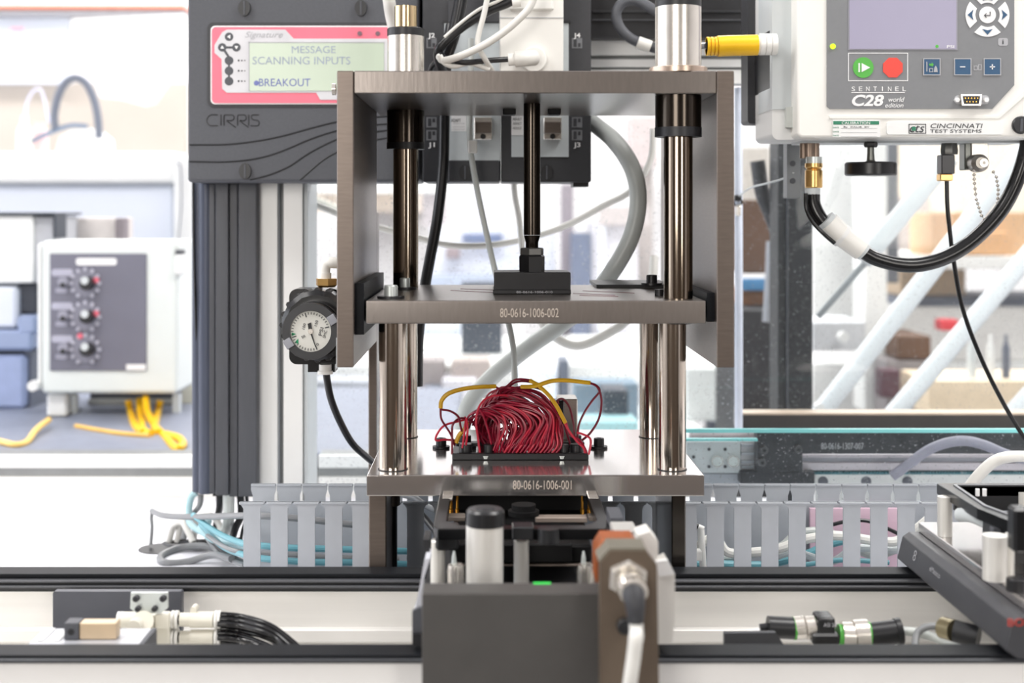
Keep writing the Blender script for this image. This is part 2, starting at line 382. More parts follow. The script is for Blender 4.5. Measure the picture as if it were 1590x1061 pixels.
# ------------------------------------------------------------------ tangle of cables on the table at left
dcable('grey cable dropping from the end of the straight one into the round hole', [(236, 796, 1.655), (235, 805, 1.65), (236, 820, 1.645), (234, 846, 1.64)], .0022, MCABLE)
dcable('grey cable looped flat on the white table', [(360, 868, 1.50), (330, 862, 1.56), (290, 873, 1.565), (255, 874, 1.56), (250, 864, 1.59), (275, 852, 1.62), (310, 848, 1.62), (345, 852, 1.6), (370, 846, 1.56)], .0042, MCABLE)
dcable('black cable looped behind the grey loop on the white table', [(372, 840, 1.56), (330, 842, 1.63), (280, 843, 1.66), (256, 846, 1.66), (275, 850, 1.64), (320, 846, 1.63)], .004, RUBBER)
dcable('black cable leaving the tangle towards the duct', [(322, 826, 1.62), (335, 842, 1.58), (352, 860, 1.54), (374, 873, 1.5), (392, 877, 1.44)], .0038, RUBBER)
dcable('dark grey cable beside the black one leaving the tangle', [(318, 830, 1.62), (330, 848, 1.58), (348, 866, 1.54), (380, 878, 1.46)], .0028, MCABLE)
dcable('pale teal cable standing up beside the dark cover bottom', [(305, 765, 1.63), (297, 772, 1.63), (293, 795, 1.63), (297, 815, 1.62), (325, 832, 1.6), (365, 848, 1.55), (392, 858, 1.45)], .0042, LTEAL)
dcable('second pale teal cable crossing below the dark cover', [(325, 810, 1.62), (312, 820, 1.6), (330, 838, 1.58), (360, 842, 1.55), (385, 850, 1.45)], .004, LTEAL)
dcable('grey cable curving down from the left edge of the dark cover', [(312, 768, 1.63), (310, 785, 1.63), (300, 798, 1.64), (290, 812, 1.65), (285, 838, 1.64)], .0034, MCABLE)
dcable('black hose coming straight out of the dark cover bottom', [(341, 765, 1.64), (341, 785, 1.64), (338, 805, 1.65), (332, 838, 1.64)], .0045, RUBBER)
dcable('thick pale grey hose coming out of the dark cover bottom', [(355, 762, 1.62), (355, 800, 1.62), (352, 820, 1.63), (335, 845, 1.63)], .0068, GCABLE)
dcable('black hose right of the thick grey one under the dark cover', [(373, 765, 1.63), (374, 800, 1.63), (366, 820, 1.62), (358, 845, 1.6)], .0045, RUBBER)
dcable('thin black hose at the right corner under the dark cover', [(383, 770, 1.63), (384, 800, 1.63), (377, 822, 1.62), (372, 850, 1.58)], .0022, RUBBER)
for i, (a, b, c) in enumerate([(262, 818, 292), (275, 812, 322), (300, 806, 340)]):
    MB().tube([(a, 842, 1.66), (a+8, b, 1.66), ((a+c)/2+6, b-6, 1.65), (c, b+8, 1.64), (c+8, 843, 1.63)], .004, 10, 6).build('cable', WCABLE, None, ['leftmost white cable arching out of the round hole', 'middle white cable arching over the tangle', 'rightmost white cable arching under the dark cover'][i], 'cable')

# ------------------------------------------------------------------ dark cover column, aluminium upright
t = thing('cable_cover', 'tall anthracite ribbed cable cover standing left of the white upright', 'cable cover')
def strip(x0, x1, ytop, yb, Y0, m=DUCT): MB().pbox(x0, ytop, x1, yb, Y0, 1.66, .0018, 2).build('cover_strip', m, t)
strip(315, 334, 283, 767, 1.615); strip(334, 355, 283, 770, 1.605); strip(355, 369.5, 283, 772, 1.61); strip(369.5, 399, 283, 772, 1.605)
DUCT2 = mat('anthracite_hose_cover', (66, 72, 88), .1, .38, .08, 80, stretch=(4, 4, .4))
q = MB(); q.lathe(P(309, 763, 1.63), (0, 0, 1), [(0, .008), (.372, .0085)], 24); q.build('round_sleeve', DUCT2, t, label='rounded blue-black sleeve along the left side')
q = MB(); q.lathe(P(322, 765, 1.625), (0, 0, 1), [(0, .011), (.372, .011)], 24); q.build('round_sleeve', DUCT2, t)
pb('backing', BLACK, t, 330, 283, 402, 771, 1.63, 1.67)
cable('thin black wire hanging down left of the dark cover', [(300, 283, 1.62), (301, 380, 1.62), (303, 460, 1.62), (306, 560, 1.625)], .0014, RUBBER)
t = thing('aluminium_upright', 'white aluminium upright profile with grey slots right of the dark cable cover', 'aluminium profile')
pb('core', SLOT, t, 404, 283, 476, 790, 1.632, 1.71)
pb('flange', ALU, t, 402, 283, 431, 790, 1.62, 1.634, bev=.001)
pb('flange', ALU, t, 440, 283, 470, 790, 1.62, 1.634, bev=.001)
pb('flange', LGREY, t, 472, 283, 478, 790, 1.624, 1.71, bev=.0005)
MB().pbox(432, 283, 434, 790, 1.625, 1.634).build('slot_lip', GREYPVC, t)

# ------------------------------------------------------------------ press: die set (plates + pillars)
die = thing('die_set', 'two brown-grey steel plates joined by round pillars in the middle of the machine', 'press')
zp1 = zy(738, 1.2); zp2 = zy(467, 1.2)
def wx(px, Y): return (px-VX)*Y/F
pl1 = MB().box(wx(569, 1.2), wx(1094, 1.2), 1.2, 1.453, zy(771, 1.2), zp1, .0012, 2).build('base_plate', STEEL_TOP, die, label='lower steel plate carrying the red wires')
pl2 = MB().box(wx(568, 1.2), wx(1096, 1.2), 1.2, 1.462, zy(503, 1.2), zp2, .0012, 2).build('upper_plate', PLATEU, die, label='upper steel plate')
lettering('80-0616-1006-001', 842, 753.5, 91, 14, 1.1996, ETCH, pl1)
lettering('80-0616-1006-002', 822, 486, 91, 14, 1.1996, ETCH, pl2)
for x, y, r in ((-.0906, 1.228, .0129), (.1629, 1.228, .0126), (-.0907, 1.405, .0125), (.165, 1.405, .0125)):
    q = MB(); q.lathe((x, y, zp1+.0002), (0, 0, 1), [(0, r), (zy(503, 1.2)-zp1-.0004, r)], 48); q.build('pillar', CHROME, die)
    q = MB(); q.ring((x, y, zp1+.0001), (0, 0, 1), r, r+.0008, .0006, 40); q.build('pillar_seat', OXIDE, die)
# guide shafts above the upper plate
zt_under = zy(145, 1.2)
for (xp, yc, r, ztop_) in ((630, 1.405, .0131, zt_under+.02), (1053, 1.225, .0131, zt_under+.02)):
    x = wx(xp, yc)
    MB().lathe((x, yc, zp2+.0002), (0, 0, 1), [(0, r), (ztop_-zp2, r)], 48).build('guide_shaft', GSH, die)
# bolts on upper plate
def bolt(parent, px_, py_, Y, r, h, m=ZINC, washer=None, up=1):
    c = P(px_, py_, Y); z = c.z
    b = MB()
    b.lathe(c, (0, 0, up), [(0, r), (h*.9, r), (h, r*.88), (h, r*.5), (h*.55, r*.5)], 24)
    o = b.build('bolt', m, parent)
    if washer: MB().lathe(c-Vector((0, 0, .002*up)), (0, 0, up), [(0, washer), (.0022, washer)], 24).build('washer', OXIDE, parent)
    return o
zc2 = zp2
def pyat(z, Y): return HY+(CZ-z)*F/Y
bolt(die, 607, pyat(zp2+.0022, 1.23), 1.23, .0063, .010, ZINC, .0125)
bolt(die, 628.5, pyat(zp2+.0022, 1.375), 1.375, .0052, .0095, ZINC, .012)
bolt(die, 1012, pyat(zp2+.0052, 1.40), 1.40, .0056, .0085, OXIDE, .011)
MB().box(wx(925, 1.41), wx(1040, 1.41), 1.40, 1.50, zp2+.0001, zp2+.0035).build('stop_strip', BLACK, die)
bolt(die, 1052, pyat(zy(503, 1.2)-.0015, 1.226), 1.226, .0072, .0085, ZINC, .0135, -1)
MB().box(wx(925, 1.43), wx(995, 1.43), 1.41, 1.50, zy(504, 1.21)-.0035, zy(503, 1.2)-.0001).build('stop_strip', BLACK, die)
MB().lathe((wx(1024, 1.27), 1.27, zp2+.0001), (0, 0, 1), [(0, .0045), (.006, .0045)], 20).build('bolt', OXIDE, die)
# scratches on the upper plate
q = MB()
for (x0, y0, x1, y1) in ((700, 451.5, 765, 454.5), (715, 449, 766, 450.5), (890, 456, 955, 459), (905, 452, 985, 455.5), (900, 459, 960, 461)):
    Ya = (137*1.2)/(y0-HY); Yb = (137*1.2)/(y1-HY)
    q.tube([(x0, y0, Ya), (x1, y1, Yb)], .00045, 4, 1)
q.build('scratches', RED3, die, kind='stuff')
# support legs under the base plate
def leg(label, x0, x1, Y0, Y1, m=STEEL, ztop=None):
    MB().box(wx(x0, Y0), wx(x1, Y0), Y0, Y1, z_deck, ztop or zy(771, 1.2)-.0002, .001).build('support_leg', m, None, label, 'leg')
leg('brown steel leg under the left front corner of the base plate', 572.5, 600, 1.222, 1.34)
leg('dark steel leg with mirror side face under the right front corner of the base plate', 1043, 1065, 1.222, 1.345, mat('dark_mirror_steel', (84, 80, 76), .9, .18, .05, 40))
leg('tall thin brown steel bar rising past the left rear corner of the base plate', 572, 585, 1.47, 1.50, STEEL, zy(330, 1.47))
t = thing('damper', 'black round rod under the base plate beside the left leg', 'rod')
MB().cyl(P(608, 884, 1.30)-Vector((0, 0, .03)), P(608, 783, 1.30), .0055).build('rod', BLACKGL, t)
MB().cyl(P(606, 784, 1.30), P(606, 766, 1.30), .0095).build('collar', STEEL, t)

# ------------------------------------------------------------------ press frame (bracket)
t = thing('press_frame', 'inverted U-shaped frame of thick brown steel plates around the upper plate', 'frame')
MB().box(wx(523, 1.2), wx(549, 1.2), 1.2, 1.44, zy(571, 1.2), zy(110, 1.2), .0008).build('side_plate', STEEL, t)
MB().box(wx(1113, 1.2), wx(1140, 1.2), 1.2, 1.6, zy(571, 1.2), zy(110, 1.2), .0008).build('side_plate', STEEL, t)
pt = MB().box(wx(549.5, 1.2), wx(1112.5, 1.2), 1.2, 1.478, zy(145, 1.2), zy(110, 1.2), .0008).build('top_plate', PLATE, t)
MB().box(wx(549.5, 1.2), wx(549.5, 1.2)+.008, 1.21, 1.43, zy(520, 1.21), zy(447, 1.21)+.004).build('guide_strip', RAILM, t, label='black guide strip on the inner face of the left side plate')
MB().box(wx(1112.5, 1.2)-.007, wx(1112.5, 1.2), 1.21, 1.5, zy(500, 1.21), zy(462, 1.21)+.004).build('guide_strip', RAILM, t, label='black guide strip on the inner face of the right side plate')
zu = zy(145, 1.2); zo = zy(110, 1.2)
# bushings below / above the top plate
x = wx(630, 1.405)
MB().lathe((x, 1.405, zy(230, 1.39)), (0, 0, 1), [(0, .0195), (zu-zy(230, 1.39), .0195)], 40).build('bushing', DCHROME, t)
MB().ring((x, 1.405, zy(231, 1.39)), (0, 0, 1), .0135, .0198, .007, 40).build('seal_ring', BLACK, t)
MB().lathe((x, 1.405, zo), (0, 0, 1), [(0, .0192), (zy(54, 1.39)-zo, .0192)], 40).build('bushing', NICKEL, t)
MB().lathe((x, 1.405, zy(54, 1.39)), (0, 0, 1), [(0, .0194), (.0075, .0194), (.0085, .018)], 40).build('seal_ring', BLACK, t)
MB().lathe((x, 1.405, zy(41, 1.39)), (0, 0, 1), [(0, .0118), (.0225, .0118)], 32).build('shaft_end', mat('straw_steel', (214, 190, 150), 1, .22), t)
x = wx(1053, 1.225)
MB().lathe((x, 1.225, zy(210, 1.205)), (0, 0, 1), [(0, .0208), (zu-zy(210, 1.205), .0208)], 40).build('bushing', DCHROME, t)
MB().ring((x, 1.225, zy(211, 1.205)), (0, 0, 1), .0135, .0212, .0085, 40).build('seal_ring', BLACK, t)
MB().lathe((x, 1.225, zo), (0, 0, 1), [(0, .0262), (.0048, .0262), (.0052, .0255)], 48).build('flange', mat('tan_steel', (196, 176, 160), .8, .3), t)
MB().lathe((x, 1.225, zo+.0052), (0, 0, 1), [(0, .0208), (zy(8, 1.21)-zo-.0052, .0208)], 48).build('bushing', NICKEL, t)
MB().lathe((x, 1.225, zy(8, 1.21)), (0, 0, 1), [(0, .0208), (.03, .0208)], 40).build('seal_ring', BLACK, t)
# screw on side plate left edge
MB().cyl(P(521.5, 139, 1.24)-Vector((0, 0, 0)), P(516, 139, 1.24), .0055).build('screw', NICKEL, t)
MB().pbox(522, 525, 523, 572, 1.21, 1.22).build('shim', LGREY, t)

# ------------------------------------------------------------------ actuator rod
t = thing('actuator', 'black vertical rod with hex coupling and block standing on the upper plate', 'actuator')
Yr = 1.315; x = wx(826, Yr)
MB().lathe((x, Yr, zy(365, Yr)), (0, 0, 1), [(0, .0082), (zu-zy(365, Yr)+.02, .0082)], 32).build('rod', DCHROME, t)
MB().lathe((x, Yr, zy(387, Yr)), (0, 0, 1), [(0, .0062), (.0065, .0062), (.0135, .0082)], 32).build('rod_neck', DCHROME, t)
MB().lathe((x, Yr, zy(396, Yr)), (0, 0, 1), [(0, .0112), (.0005, .0118), (.0062, .0118), (.007, .0105)], 6, PI/6).build('lock_nut', mat('dull_nut', (120, 120, 118), .7, .4), t)
MB().lathe((x, Yr, zy(424, Yr)), (0, 0, 1), [(0, .0128), (.016, .0130), (.0175, .0118)], 6, PI/6).build('hex_coupling', OXIDE, t)
blk = MB().box(wx(767, 1.294), wx(886, 1.294), 1.294, 1.35, zp2+.0003, zy(423, 1.294), .001, 2).build('block', OXIDE, t)
MB().box(wx(765.5, 1.292), wx(886.5, 1.292), 1.292, 1.352, zp2+.0002, zp2+.0045, .0005).build('block_foot', OXIDE, t)
lettering('80-0616-1006-010', 830, 453.8, 56, 3.6, 1.2915, GPRINT, blk)
t = thing('sensor_bracket', 'pair of small black clamps joined by a thin bar under the top plate', 'bracket')
for a, b in ((781, 801), (851, 871)):
    MB().pbox(a, 152, b, 178, 1.38, 1.40, .001).build('clamp', BLACK, t)
MB().tube([(800, 163, 1.385), (852, 163, 1.385)], .0008, 6, 1).build('bar', BLACK, t)
MB().pbox(785, 146, 867, 153, 1.385, 1.40).build('mounting_bar', BLACK, t)

# ------------------------------------------------------------------ wire harness
t = thing('wire_harness', 'dome-shaped bundle of red wires rising from a black clamp on the base plate', 'wires')
def gp(px_, py_, Y): return (px_, py_, Y)
# clamp base
YB0 = 1.272
q = MB(); q.box(wx(702, YB0), wx(914, YB0), YB0, YB0+.006, zp1+.0002, zp1+.0062, .0005)
q.build('clamp_frame', BLACK, t)
MB().box(wx(738, 1.28), wx(884, 1.28), 1.278, 1.33, zp1+.0002, zp1+.004, .0005).build('insulator', BLACKGL, t)
MB().box(wx(702, YB0), wx(716, YB0), YB0+.006, 1.37, zp1+.0002, zp1+.0045, .0005).build('clamp_bar', BLACK, t)
MB().box(wx(900, YB0), wx(914, YB0), YB0+.006, 1.37, zp1+.0002, zp1+.0045, .0005).build('clamp_bar', BLACK, t)
MB().box(wx(705, 1.33), wx(908, 1.33), 1.335, 1.345, zp1+.0002, zp1+.006, .0005).build('clamp_bar', BLACK, t)
MB().box(wx(708, 1.295), wx(745, 1.295), 1.295, 1.30, zp1+.009, zp1+.012, .0005).build('clamp_bar', BLACK, t)
for xp, Y in ((723, 1.285), (895, 1.285), (722, 1.335), (893, 1.335)):
    MB().lathe((wx(xp, Y), Y, zp1+.004), (0, 0, 1), [(0, .0062), (.0085, .0062), (.0092, .0055)], 20).build('clamp_screw', OXIDE, t)
for xp, Y in ((754, 1.278), (872, 1.278)):
    MB().lathe((wx(xp, Y), Y, zp1+.001), (0, 0, 1), [(0, .0062), (.003, .0066)], 20).build('spacer', ZINC, t)
    MB().lathe((wx(xp+4, Y), Y+.002, zp1+.004), (0, 0, 1), [(0, .0042), (.0095, .0042)], 20).build('clamp_screw', OXIDE, t)
zw = zp1+.004
def wire(pts, m, r=.00102, name='wire'): MB().tube(pts, r, 6, 6).build(name, m, t)
rnd = random.Random(3)
wms = [RED, RED, RED3, RED2, RED3, RED]
# main mass : strands leave the front row, swing right-up over the crown and fall away to the left rear
N = 50
for i in range(N):
    u = i/(N-1)                      # 0 outer/right/high .. 1 inner/left/low
    row = rnd.random()
    x0 = 869-92*u+rnd.uniform(-2, 2); Y0 = 1.283+.03*row
    y0 = pyat(zw+.001, Y0)
    xm = 872-62*u+rnd.uniform(-4, 3); ym = 655+5*u+rnd.uniform(-3, 3)
    xc = 838-50*u+rnd.uniform(-4, 4); yc = 615+30*u+rnd.uniform(-5, 4)
    xt = 790-20*u+rnd.uniform(-8, 8); yt = 601+36*u+rnd.uniform(-5, 5)
    xl = 757-4*u+rnd.uniform(-7, 9); yl = 622+24*u+rnd.uniform(-5, 6)
    xe = 742+22*rnd.random(); ye = 668+rnd.uniform(-8, 8)
    Yo = 1.285+.022*row
    wire([(x0, y0, Y0), ((x0+xm)/2+1+rnd.uniform(-3, 3), (y0+ym)/2+6, Yo), (xm, ym, Yo), (xc, yc, Yo+.006), (xt, yt, Yo+.012), (xl, yl, Yo+.024), (xe, ye, Yo+.04), (xe+8, 690, Yo+.05)], wms[i % 6] if u < .75 else rnd.choice([RED, RED2]))
# front fan: wires bowing from left-middle down to the front row
for i in range(22):
    u = i/21; x0 = 768+84*u; Y0 = 1.279+.004*rnd.random(); y0 = pyat(zw+.001, Y0)
    xb = x0+8+22*u*(1-u)*2+rnd.uniform(-3, 3); yb = 668-18*u+rnd.uniform(-6, 6)
    xt = 752+60*u+rnd.uniform(-6, 8); yt = 640-12*u+rnd.uniform(-6, 6)
    wire([(x0, y0, Y0), (x0+2+4*rnd.random(), (y0+yb)/2+3, 1.276), (xb, yb, 1.275), ((xb+xt)/2+8, (yb+yt)/2-5, 1.278), (xt, yt, 1.285), (xt-24, yt+6+rnd.uniform(-6, 4), 1.30), (xt-34, yt+26, 1.32)], [RED, RED2, RED, RED3][i % 4])
# low cross wires radiating to front row
for i in range(14):
    u = i/13; x0 = 782+80*u; Y0 = 1.277; y0 = pyat(zw+.001, Y0)
    wire([(x0, y0, Y0), (x0+10, y0-14, Y0), (x0+24*(1-u)+6, y0-28-8*u, Y0+.004), (x0+45*(1-u)+6, y0-38-20*u, Y0+.012)], [RED2, RED, RED][i % 3])
for i in range(26):
    x0 = 756+rnd.uniform(0, 100); 
    wire([(x0, 698, 1.30), (x0-6+rnd.uniform(-8, 8), 675, 1.31), (770+rnd.uniform(-8, 60), 655+rnd.uniform(-8, 8), 1.315), (765+rnd.uniform(-8, 60), 634+rnd.uniform(-8, 8), 1.32), (758+rnd.uniform(-8, 20), 655, 1.33), (750+rnd.uniform(-5, 14), 690, 1.34)], RED3 if i % 3 else RED)
# single named strands at the left
L = [
 ([(768, 600, 1.29), (776, 606, 1.29), (775, 616, 1.30), (764, 630, 1.31)], RED3),
 ([(684, 634, 1.27), (685, 650, 1.27), (692, 662, 1.275), (700, 675, 1.28), (706, 692, 1.285)], RED3),
 ([(685, 636, 1.27), (700, 639, 1.27), (712, 648, 1.275), (715, 662, 1.28), (718, 672, 1.285)], RED3),
 ([(706, 684, 1.29), (690, 683, 1.285), (677, 684, 1.28), (679, 674, 1.28), (690, 661, 1.28), (710, 655, 1.285), (722, 652, 1.29)], RED2),
 ([(702, 706, 1.275), (702, 680, 1.28), (703, 660, 1.28), (714, 650, 1.285), (730, 653, 1.29), (745, 664, 1.30)], RED3),
 ([(718, 696, 1.28), (721, 672, 1.28), (723, 655, 1.285), (722, 648, 1.29)], RED2),
 ([(723, 694, 1.28), (726, 668, 1.28), (724, 650, 1.285)], RED2),
 ([(745, 703, 1.278), (742, 680, 1.278), (739, 655, 1.28), (744, 632, 1.285), (757, 618, 1.29), (780, 614, 1.295), (800, 618, 1.30)], RED2),
 ([(763, 690, 1.28), (757, 666, 1.28), (750, 645, 1.285), (743, 633, 1.29)], RED),
 ([(762, 690, 1.30), (745, 672, 1.30), (733, 655, 1.295), (730, 650, 1.295), (745, 646, 1.29), (765, 645, 1.29)], RED3),
 ([(766, 700, 1.279), (773, 680, 1.279), (773, 662, 1.28), (765, 650, 1.285), (750, 644, 1.29), (730, 650, 1.295)], RED),
 ([(782, 702, 1.279), (778, 680, 1.279), (782, 660, 1.28), (770, 645, 1.285), (752, 640, 1.29)], RED),
 ([(785, 702, 1.279), (791, 685, 1.278), (796, 668, 1.278), (795, 652, 1.28), (780, 642, 1.285), (760, 642, 1.29)], RED2),
 ([(838, 597, 1.295), (820, 590, 1.295), (800, 590, 1.295), (787, 600, 1.295), (775, 607, 1.30), (768, 620, 1.305)], RED3),
 ([(842, 604, 1.30), (825, 594, 1.30), (803, 593, 1.30), (788, 603, 1.30), (782, 612, 1.30)], RED3),
 ([(868, 640, 1.295), (860, 622, 1.295), (840, 605, 1.295), (815, 601, 1.295), (795, 604, 1.295), (774, 615, 1.30)], RED3),
 ([(872, 660, 1.295), (862, 638, 1.295), (848, 620, 1.295), (828, 608, 1.295), (800, 606, 1.295), (785, 614, 1.30)], RED3),
 ([(866, 646, 1.30), (850, 612, 1.30), (832, 600, 1.30), (812, 603, 1.30)], RED3),
 # right loops
 ([(916, 595, 1.27), (926, 599, 1.27), (931, 608, 1.27), (920, 622, 1.275), (908, 640, 1.28), (899, 660, 1.285), (896, 684, 1.29)], RED3),
 ([(916, 595, 1.27), (928, 602, 1.268), (934, 622, 1.27), (930, 650, 1.275), (917, 672, 1.28), (904, 684, 1.285)], RED3),
 ([(867, 628, 1.31), (866, 622, 1.31), (874, 620, 1.31), (884, 632, 1.31), (890, 655, 1.31), (892, 675, 1.305), (896, 690, 1.30)], RED3),
 ([(876, 656, 1.275), (884, 670, 1.275), (896, 686, 1.275), (906, 696, 1.275), (909, 708, 1.274)], RED2),
 ([(879, 656, 1.275), (886, 676, 1.278), (900, 684, 1.278), (910, 700, 1.275), (910, 708, 1.274)], RED),
 ([(876, 657, 1.28), (880, 672, 1.285), (886, 692, 1.29)], RED3),
 ([(896, 672, 1.275), (906, 675, 1.272), (916, 681, 1.272), (917, 692, 1.272), (914, 706, 1.272)], RED2)]
for p, m in L: wire(p, m, .0011)
for p in ([(684, 634, 1.27), (686, 622, 1.27), (697, 611, 1.27), (720, 604, 1.275), (745, 601, 1.28), (769, 600, 1.29)],
          [(823, 591, 1.29), (837, 600, 1.285), (852, 614, 1.28), (865, 632, 1.275), (878, 657, 1.275)],
          [(809, 601, 1.29), (830, 600, 1.285), (856, 592, 1.28), (880, 591, 1.275), (917, 595, 1.27)],
          [(725, 656, 1.285), (722, 666, 1.285), (713, 676, 1.285), (708, 688, 1.285)]):
    wire(p, YEL, .0021, 'sleeve')
for c, L_ in (((685, 696), 1), ((930, 696), 1)):
    Yq = 489.6/(c[1]-HY)*1.0
    b = thing('cap_screw', 'small black cap screw on the base plate %s of the red wires' % ('left' if c[0] < 800 else 'right'), 'screw')
    cc = Vector((wx(c[0], 1.337), 1.337, zp1))
    MB().lathe(cc+Vector((0, 0, .0002)), (0, 0, 1), [(0, .0085), (.002, .0085)], 24).build('washer', OXIDE, b)
    MB().lathe(cc+Vector((0, 0, .0022)), (0, 0, 1), [(0, .0052), (.007, .0052), (.0078, .0046), (.0078, .0025), (.005, .0025)], 20).build('head', OXIDE, b)
t = thing('connector_block', 'ribbed nickel connector block standing behind the red wires', 'connector')
MB().pbox(866, 620, 897, 684, 1.385, 1.42, .001).build('body', NICKEL, t)
MB().pbox(860, 622, 876, 680, 1.37, 1.385, .001).build('latch', BLACKGL, t)
MB().pbox(748, 622, 775, 682, 1.40, 1.42, .001).build('body', NICKEL, t)

# ------------------------------------------------------------------ cables around the press
cable('thick light grey hose sweeping in a big curve behind the right pillar', [(840, 120, 1.69), (880, 150, 1.69), (920, 190, 1.62), (955, 220, 1.54), (982, 262, 1.53), (991, 310, 1.53), (981, 365, 1.53), (955, 415, 1.53), (915, 468, 1.54), (870, 505, 1.55), (820, 540, 1.56), (770, 580, 1.57), (740, 612, 1.57), (722, 645, 1.57), (716, 700, 1.58), (714, 760, 1.58)], .0098, GCABLE, 'hose', 'hose')
cable('slim grey cable hanging through the press left of the rod', [(731, 60, 1.5), (731, 150, 1.5), (729, 190, 1.5), (731, 235, 1.5), (742, 300, 1.5), (757, 370, 1.5), (771, 430, 1.5), (787, 490, 1.49), (797, 540, 1.48), (799, 580, 1.45), (799, 618, 1.41)], .0034, GCABLE)
cable('white cable drooping across behind the rod', [(470, 310, 1.72), (560, 345, 1.72), (650, 370, 1.72), (700, 381, 1.72), (760, 381, 1.72), (820, 370, 1.72), (880, 350, 1.71), (940, 318, 1.7), (975, 300, 1.69), (1000, 270, 1.68), (1012, 240, 1.68), (1014, 200, 1.68)], .0042, WCABLE)
cable('white cable in a shallow U under the upper plate', [(835, 490, 1.66), (855, 518, 1.66), (880, 534, 1.66), (905, 536, 1.66), (940, 520, 1.66), (975, 495, 1.66), (1010, 440, 1.68), (1016, 400, 1.7)], .0058, WCABLE)
cable('white cable hanging behind the black rod', [(797, 250, 1.7), (799, 300, 1.7), (806, 340, 1.7), (812, 400, 1.7), (818, 470, 1.7)], .004, WCABLE)
cable('flat black hose hanging behind the left guide shaft', [(700, 40, 1.52), (692, 110, 1.5), (690, 180, 1.5), (688, 260, 1.5), (679, 340, 1.5), (668, 400, 1.5), (660, 445, 1.5), (650, 520, 1.5), (648, 600, 1.5)], .0062, RUBBER, 'hose', 'hose')
cable('black air hose curving down from the regulator to behind the base plate', [(506, 572, 1.33), (508, 590, 1.33), (514, 620, 1.34), (528, 655, 1.36), (548, 690, 1.38), (575, 715, 1.42), (600, 740, 1.46), (620, 800, 1.47)], .0036, RUBBER, 'hose', 'hose')
cable('grey cable curling out under the base plate left of the nest', [(600, 765, 1.46), (640, 772, 1.42), (662, 786, 1.4), (676, 792, 1.38), (690, 800, 1.38)], .0032, MCABLE)
cable('short black cable under the base plate left of the nest', [(640, 795, 1.4), (655, 800, 1.4), (668, 815, 1.38), (680, 830, 1.36)], .0036, RUBBER)
# top-centre cable knot
for lab, pts, r, m in [
    ('black cable coming down from the top edge left of the white plug', [(722, -40, 1.46), (714, 10, 1.46), (704, 55, 1.46), (690, 95, 1.47)], .0072, RUBBER),
    ('black cable bending from the plug panel down to the knot', [(815, -30, 1.44), (795, 0, 1.44), (760, 16, 1.44), (720, 40, 1.44), (690, 66, 1.44), (680, 85, 1.45), (690, 120, 1.5)], .0052, RUBBER),
    ('pale grey cable along the black bend above the frame', [(800, -40, 1.435), (782, -4, 1.435), (745, 14, 1.435), (715, 36, 1.435), (690, 58, 1.435)], .0018, WCABLE),
    ('white cable falling in a long arc from the top edge', [(835, -60, 1.42), (828, 0, 1.42), (800, 35, 1.42), (760, 65, 1.42), (720, 85, 1.42), (690, 94, 1.43), (682, 88, 1.44)], .004, WCABLE),
    ('thin lilac-white cable hanging down beside the grey panel', [(762, -30, 1.43), (752, 20, 1.43), (744, 50, 1.43), (742, 70, 1.43), (752, 90, 1.43), (765, 112, 1.45)], .003, WCABLE),
    ('thin black cable running to the round white plug', [(790, 92, 1.45), (760, 94, 1.44), (720, 97, 1.43), (695, 92, 1.43), (684, 84, 1.44)], .003, RUBBER),
    ('thin white cable looping under the knot', [(683, 86, 1.43), (690, 98, 1.43), (706, 103, 1.43), (730, 98, 1.435), (760, 108, 1.44)], .0028, WCABLE),
    ('white hose bending down behind the left bushing from the top edge', [(600, -30, 1.45), (604, 0, 1.45), (608, 25, 1.46), (616, 60, 1.47)], .007, WCABLE),
    ('black cable loop dropping behind the top plate left of the knot', [(690, 92, 1.47), (675, 98, 1.48), (668, 115, 1.5), (670, 170, 1.5)], .003, RUBBER),
    ('dark grey hose bending behind the right bushing at the top edge', [(1045, 30, 1.55), (1020, 18, 1.55), (990, 2, 1.56), (968, 4, 1.56), (957, 20, 1.56), (962, 42, 1.56), (980, 60, 1.56), (1008, 72, 1.56), (1030, 78, 1.56)], .006, CHAR),
    ]:
    cable(lab, pts, r, m)
t = thing('cable_tie', 'white sleeve on the dark grey hose beside the right bushing', 'sleeve')
MB().tube([(990, 66, 1.553), (1010, 73, 1.553)], .0075, 14, 1).build('band', WCABLE, t)
t = thing('cable_label', 'small white tag wrapped on the slim grey cable', 'tag')
MB().pbox(727, 218, 741, 238, 1.494, 1.506, .001).build('tag', CREAM, t)
# ------------------------------------------------------------------ regulator with gauge
t = thing('pressure_regulator', 'black pressure regulator with round white dial left of the press frame', 'regulator')
YG = 1.27
def rdisc(px_, py_, rp, Y, th, name, m, seg=40, bev=.0006): return MB().disc(px_, py_, rp, Y, th, seg, bev).build(name, m, t)
q = MB(); c = P(491, 506, 1.30); q.lathe(c, (0, 1, 0), [(0, .030), (.004, .0345), (.03, .0350), (.05, .031)], 14, .2); q.build('body', BLACKGL, t)
q = MB()
for k in range(20):
    a = 2*PI*k/20; p = c+Vector((math.cos(a)*.0338, .006, math.sin(a)*.0338)); q.cyl(p, p+Vector((0, .026, 0)), .0028, None, 8)
q.build('knurling', BLACK, t, kind='stuff')
q = MB(); q.prism(rounded(449, 449, 530, 566, 12), 1.335, 1.37); q.build('housing', BLACKGL, t)
rdisc(487, 512, 44, 1.285, .02, 'gauge_case', BLACKGL)
MB().ring(P(482, 515, YG), (0, 1, 0), 32*YG/F, 44*YG/F, .010, 48).build('gauge_rim', mat('gauge_rim', (50, 51, 54), 0, .38), t)
dial = rdisc(482, 515, 33, YG+.003, .004, 'dial', DIAL, 48, 0)
YT = YG+.0026
q = MB(); q2 = MB()
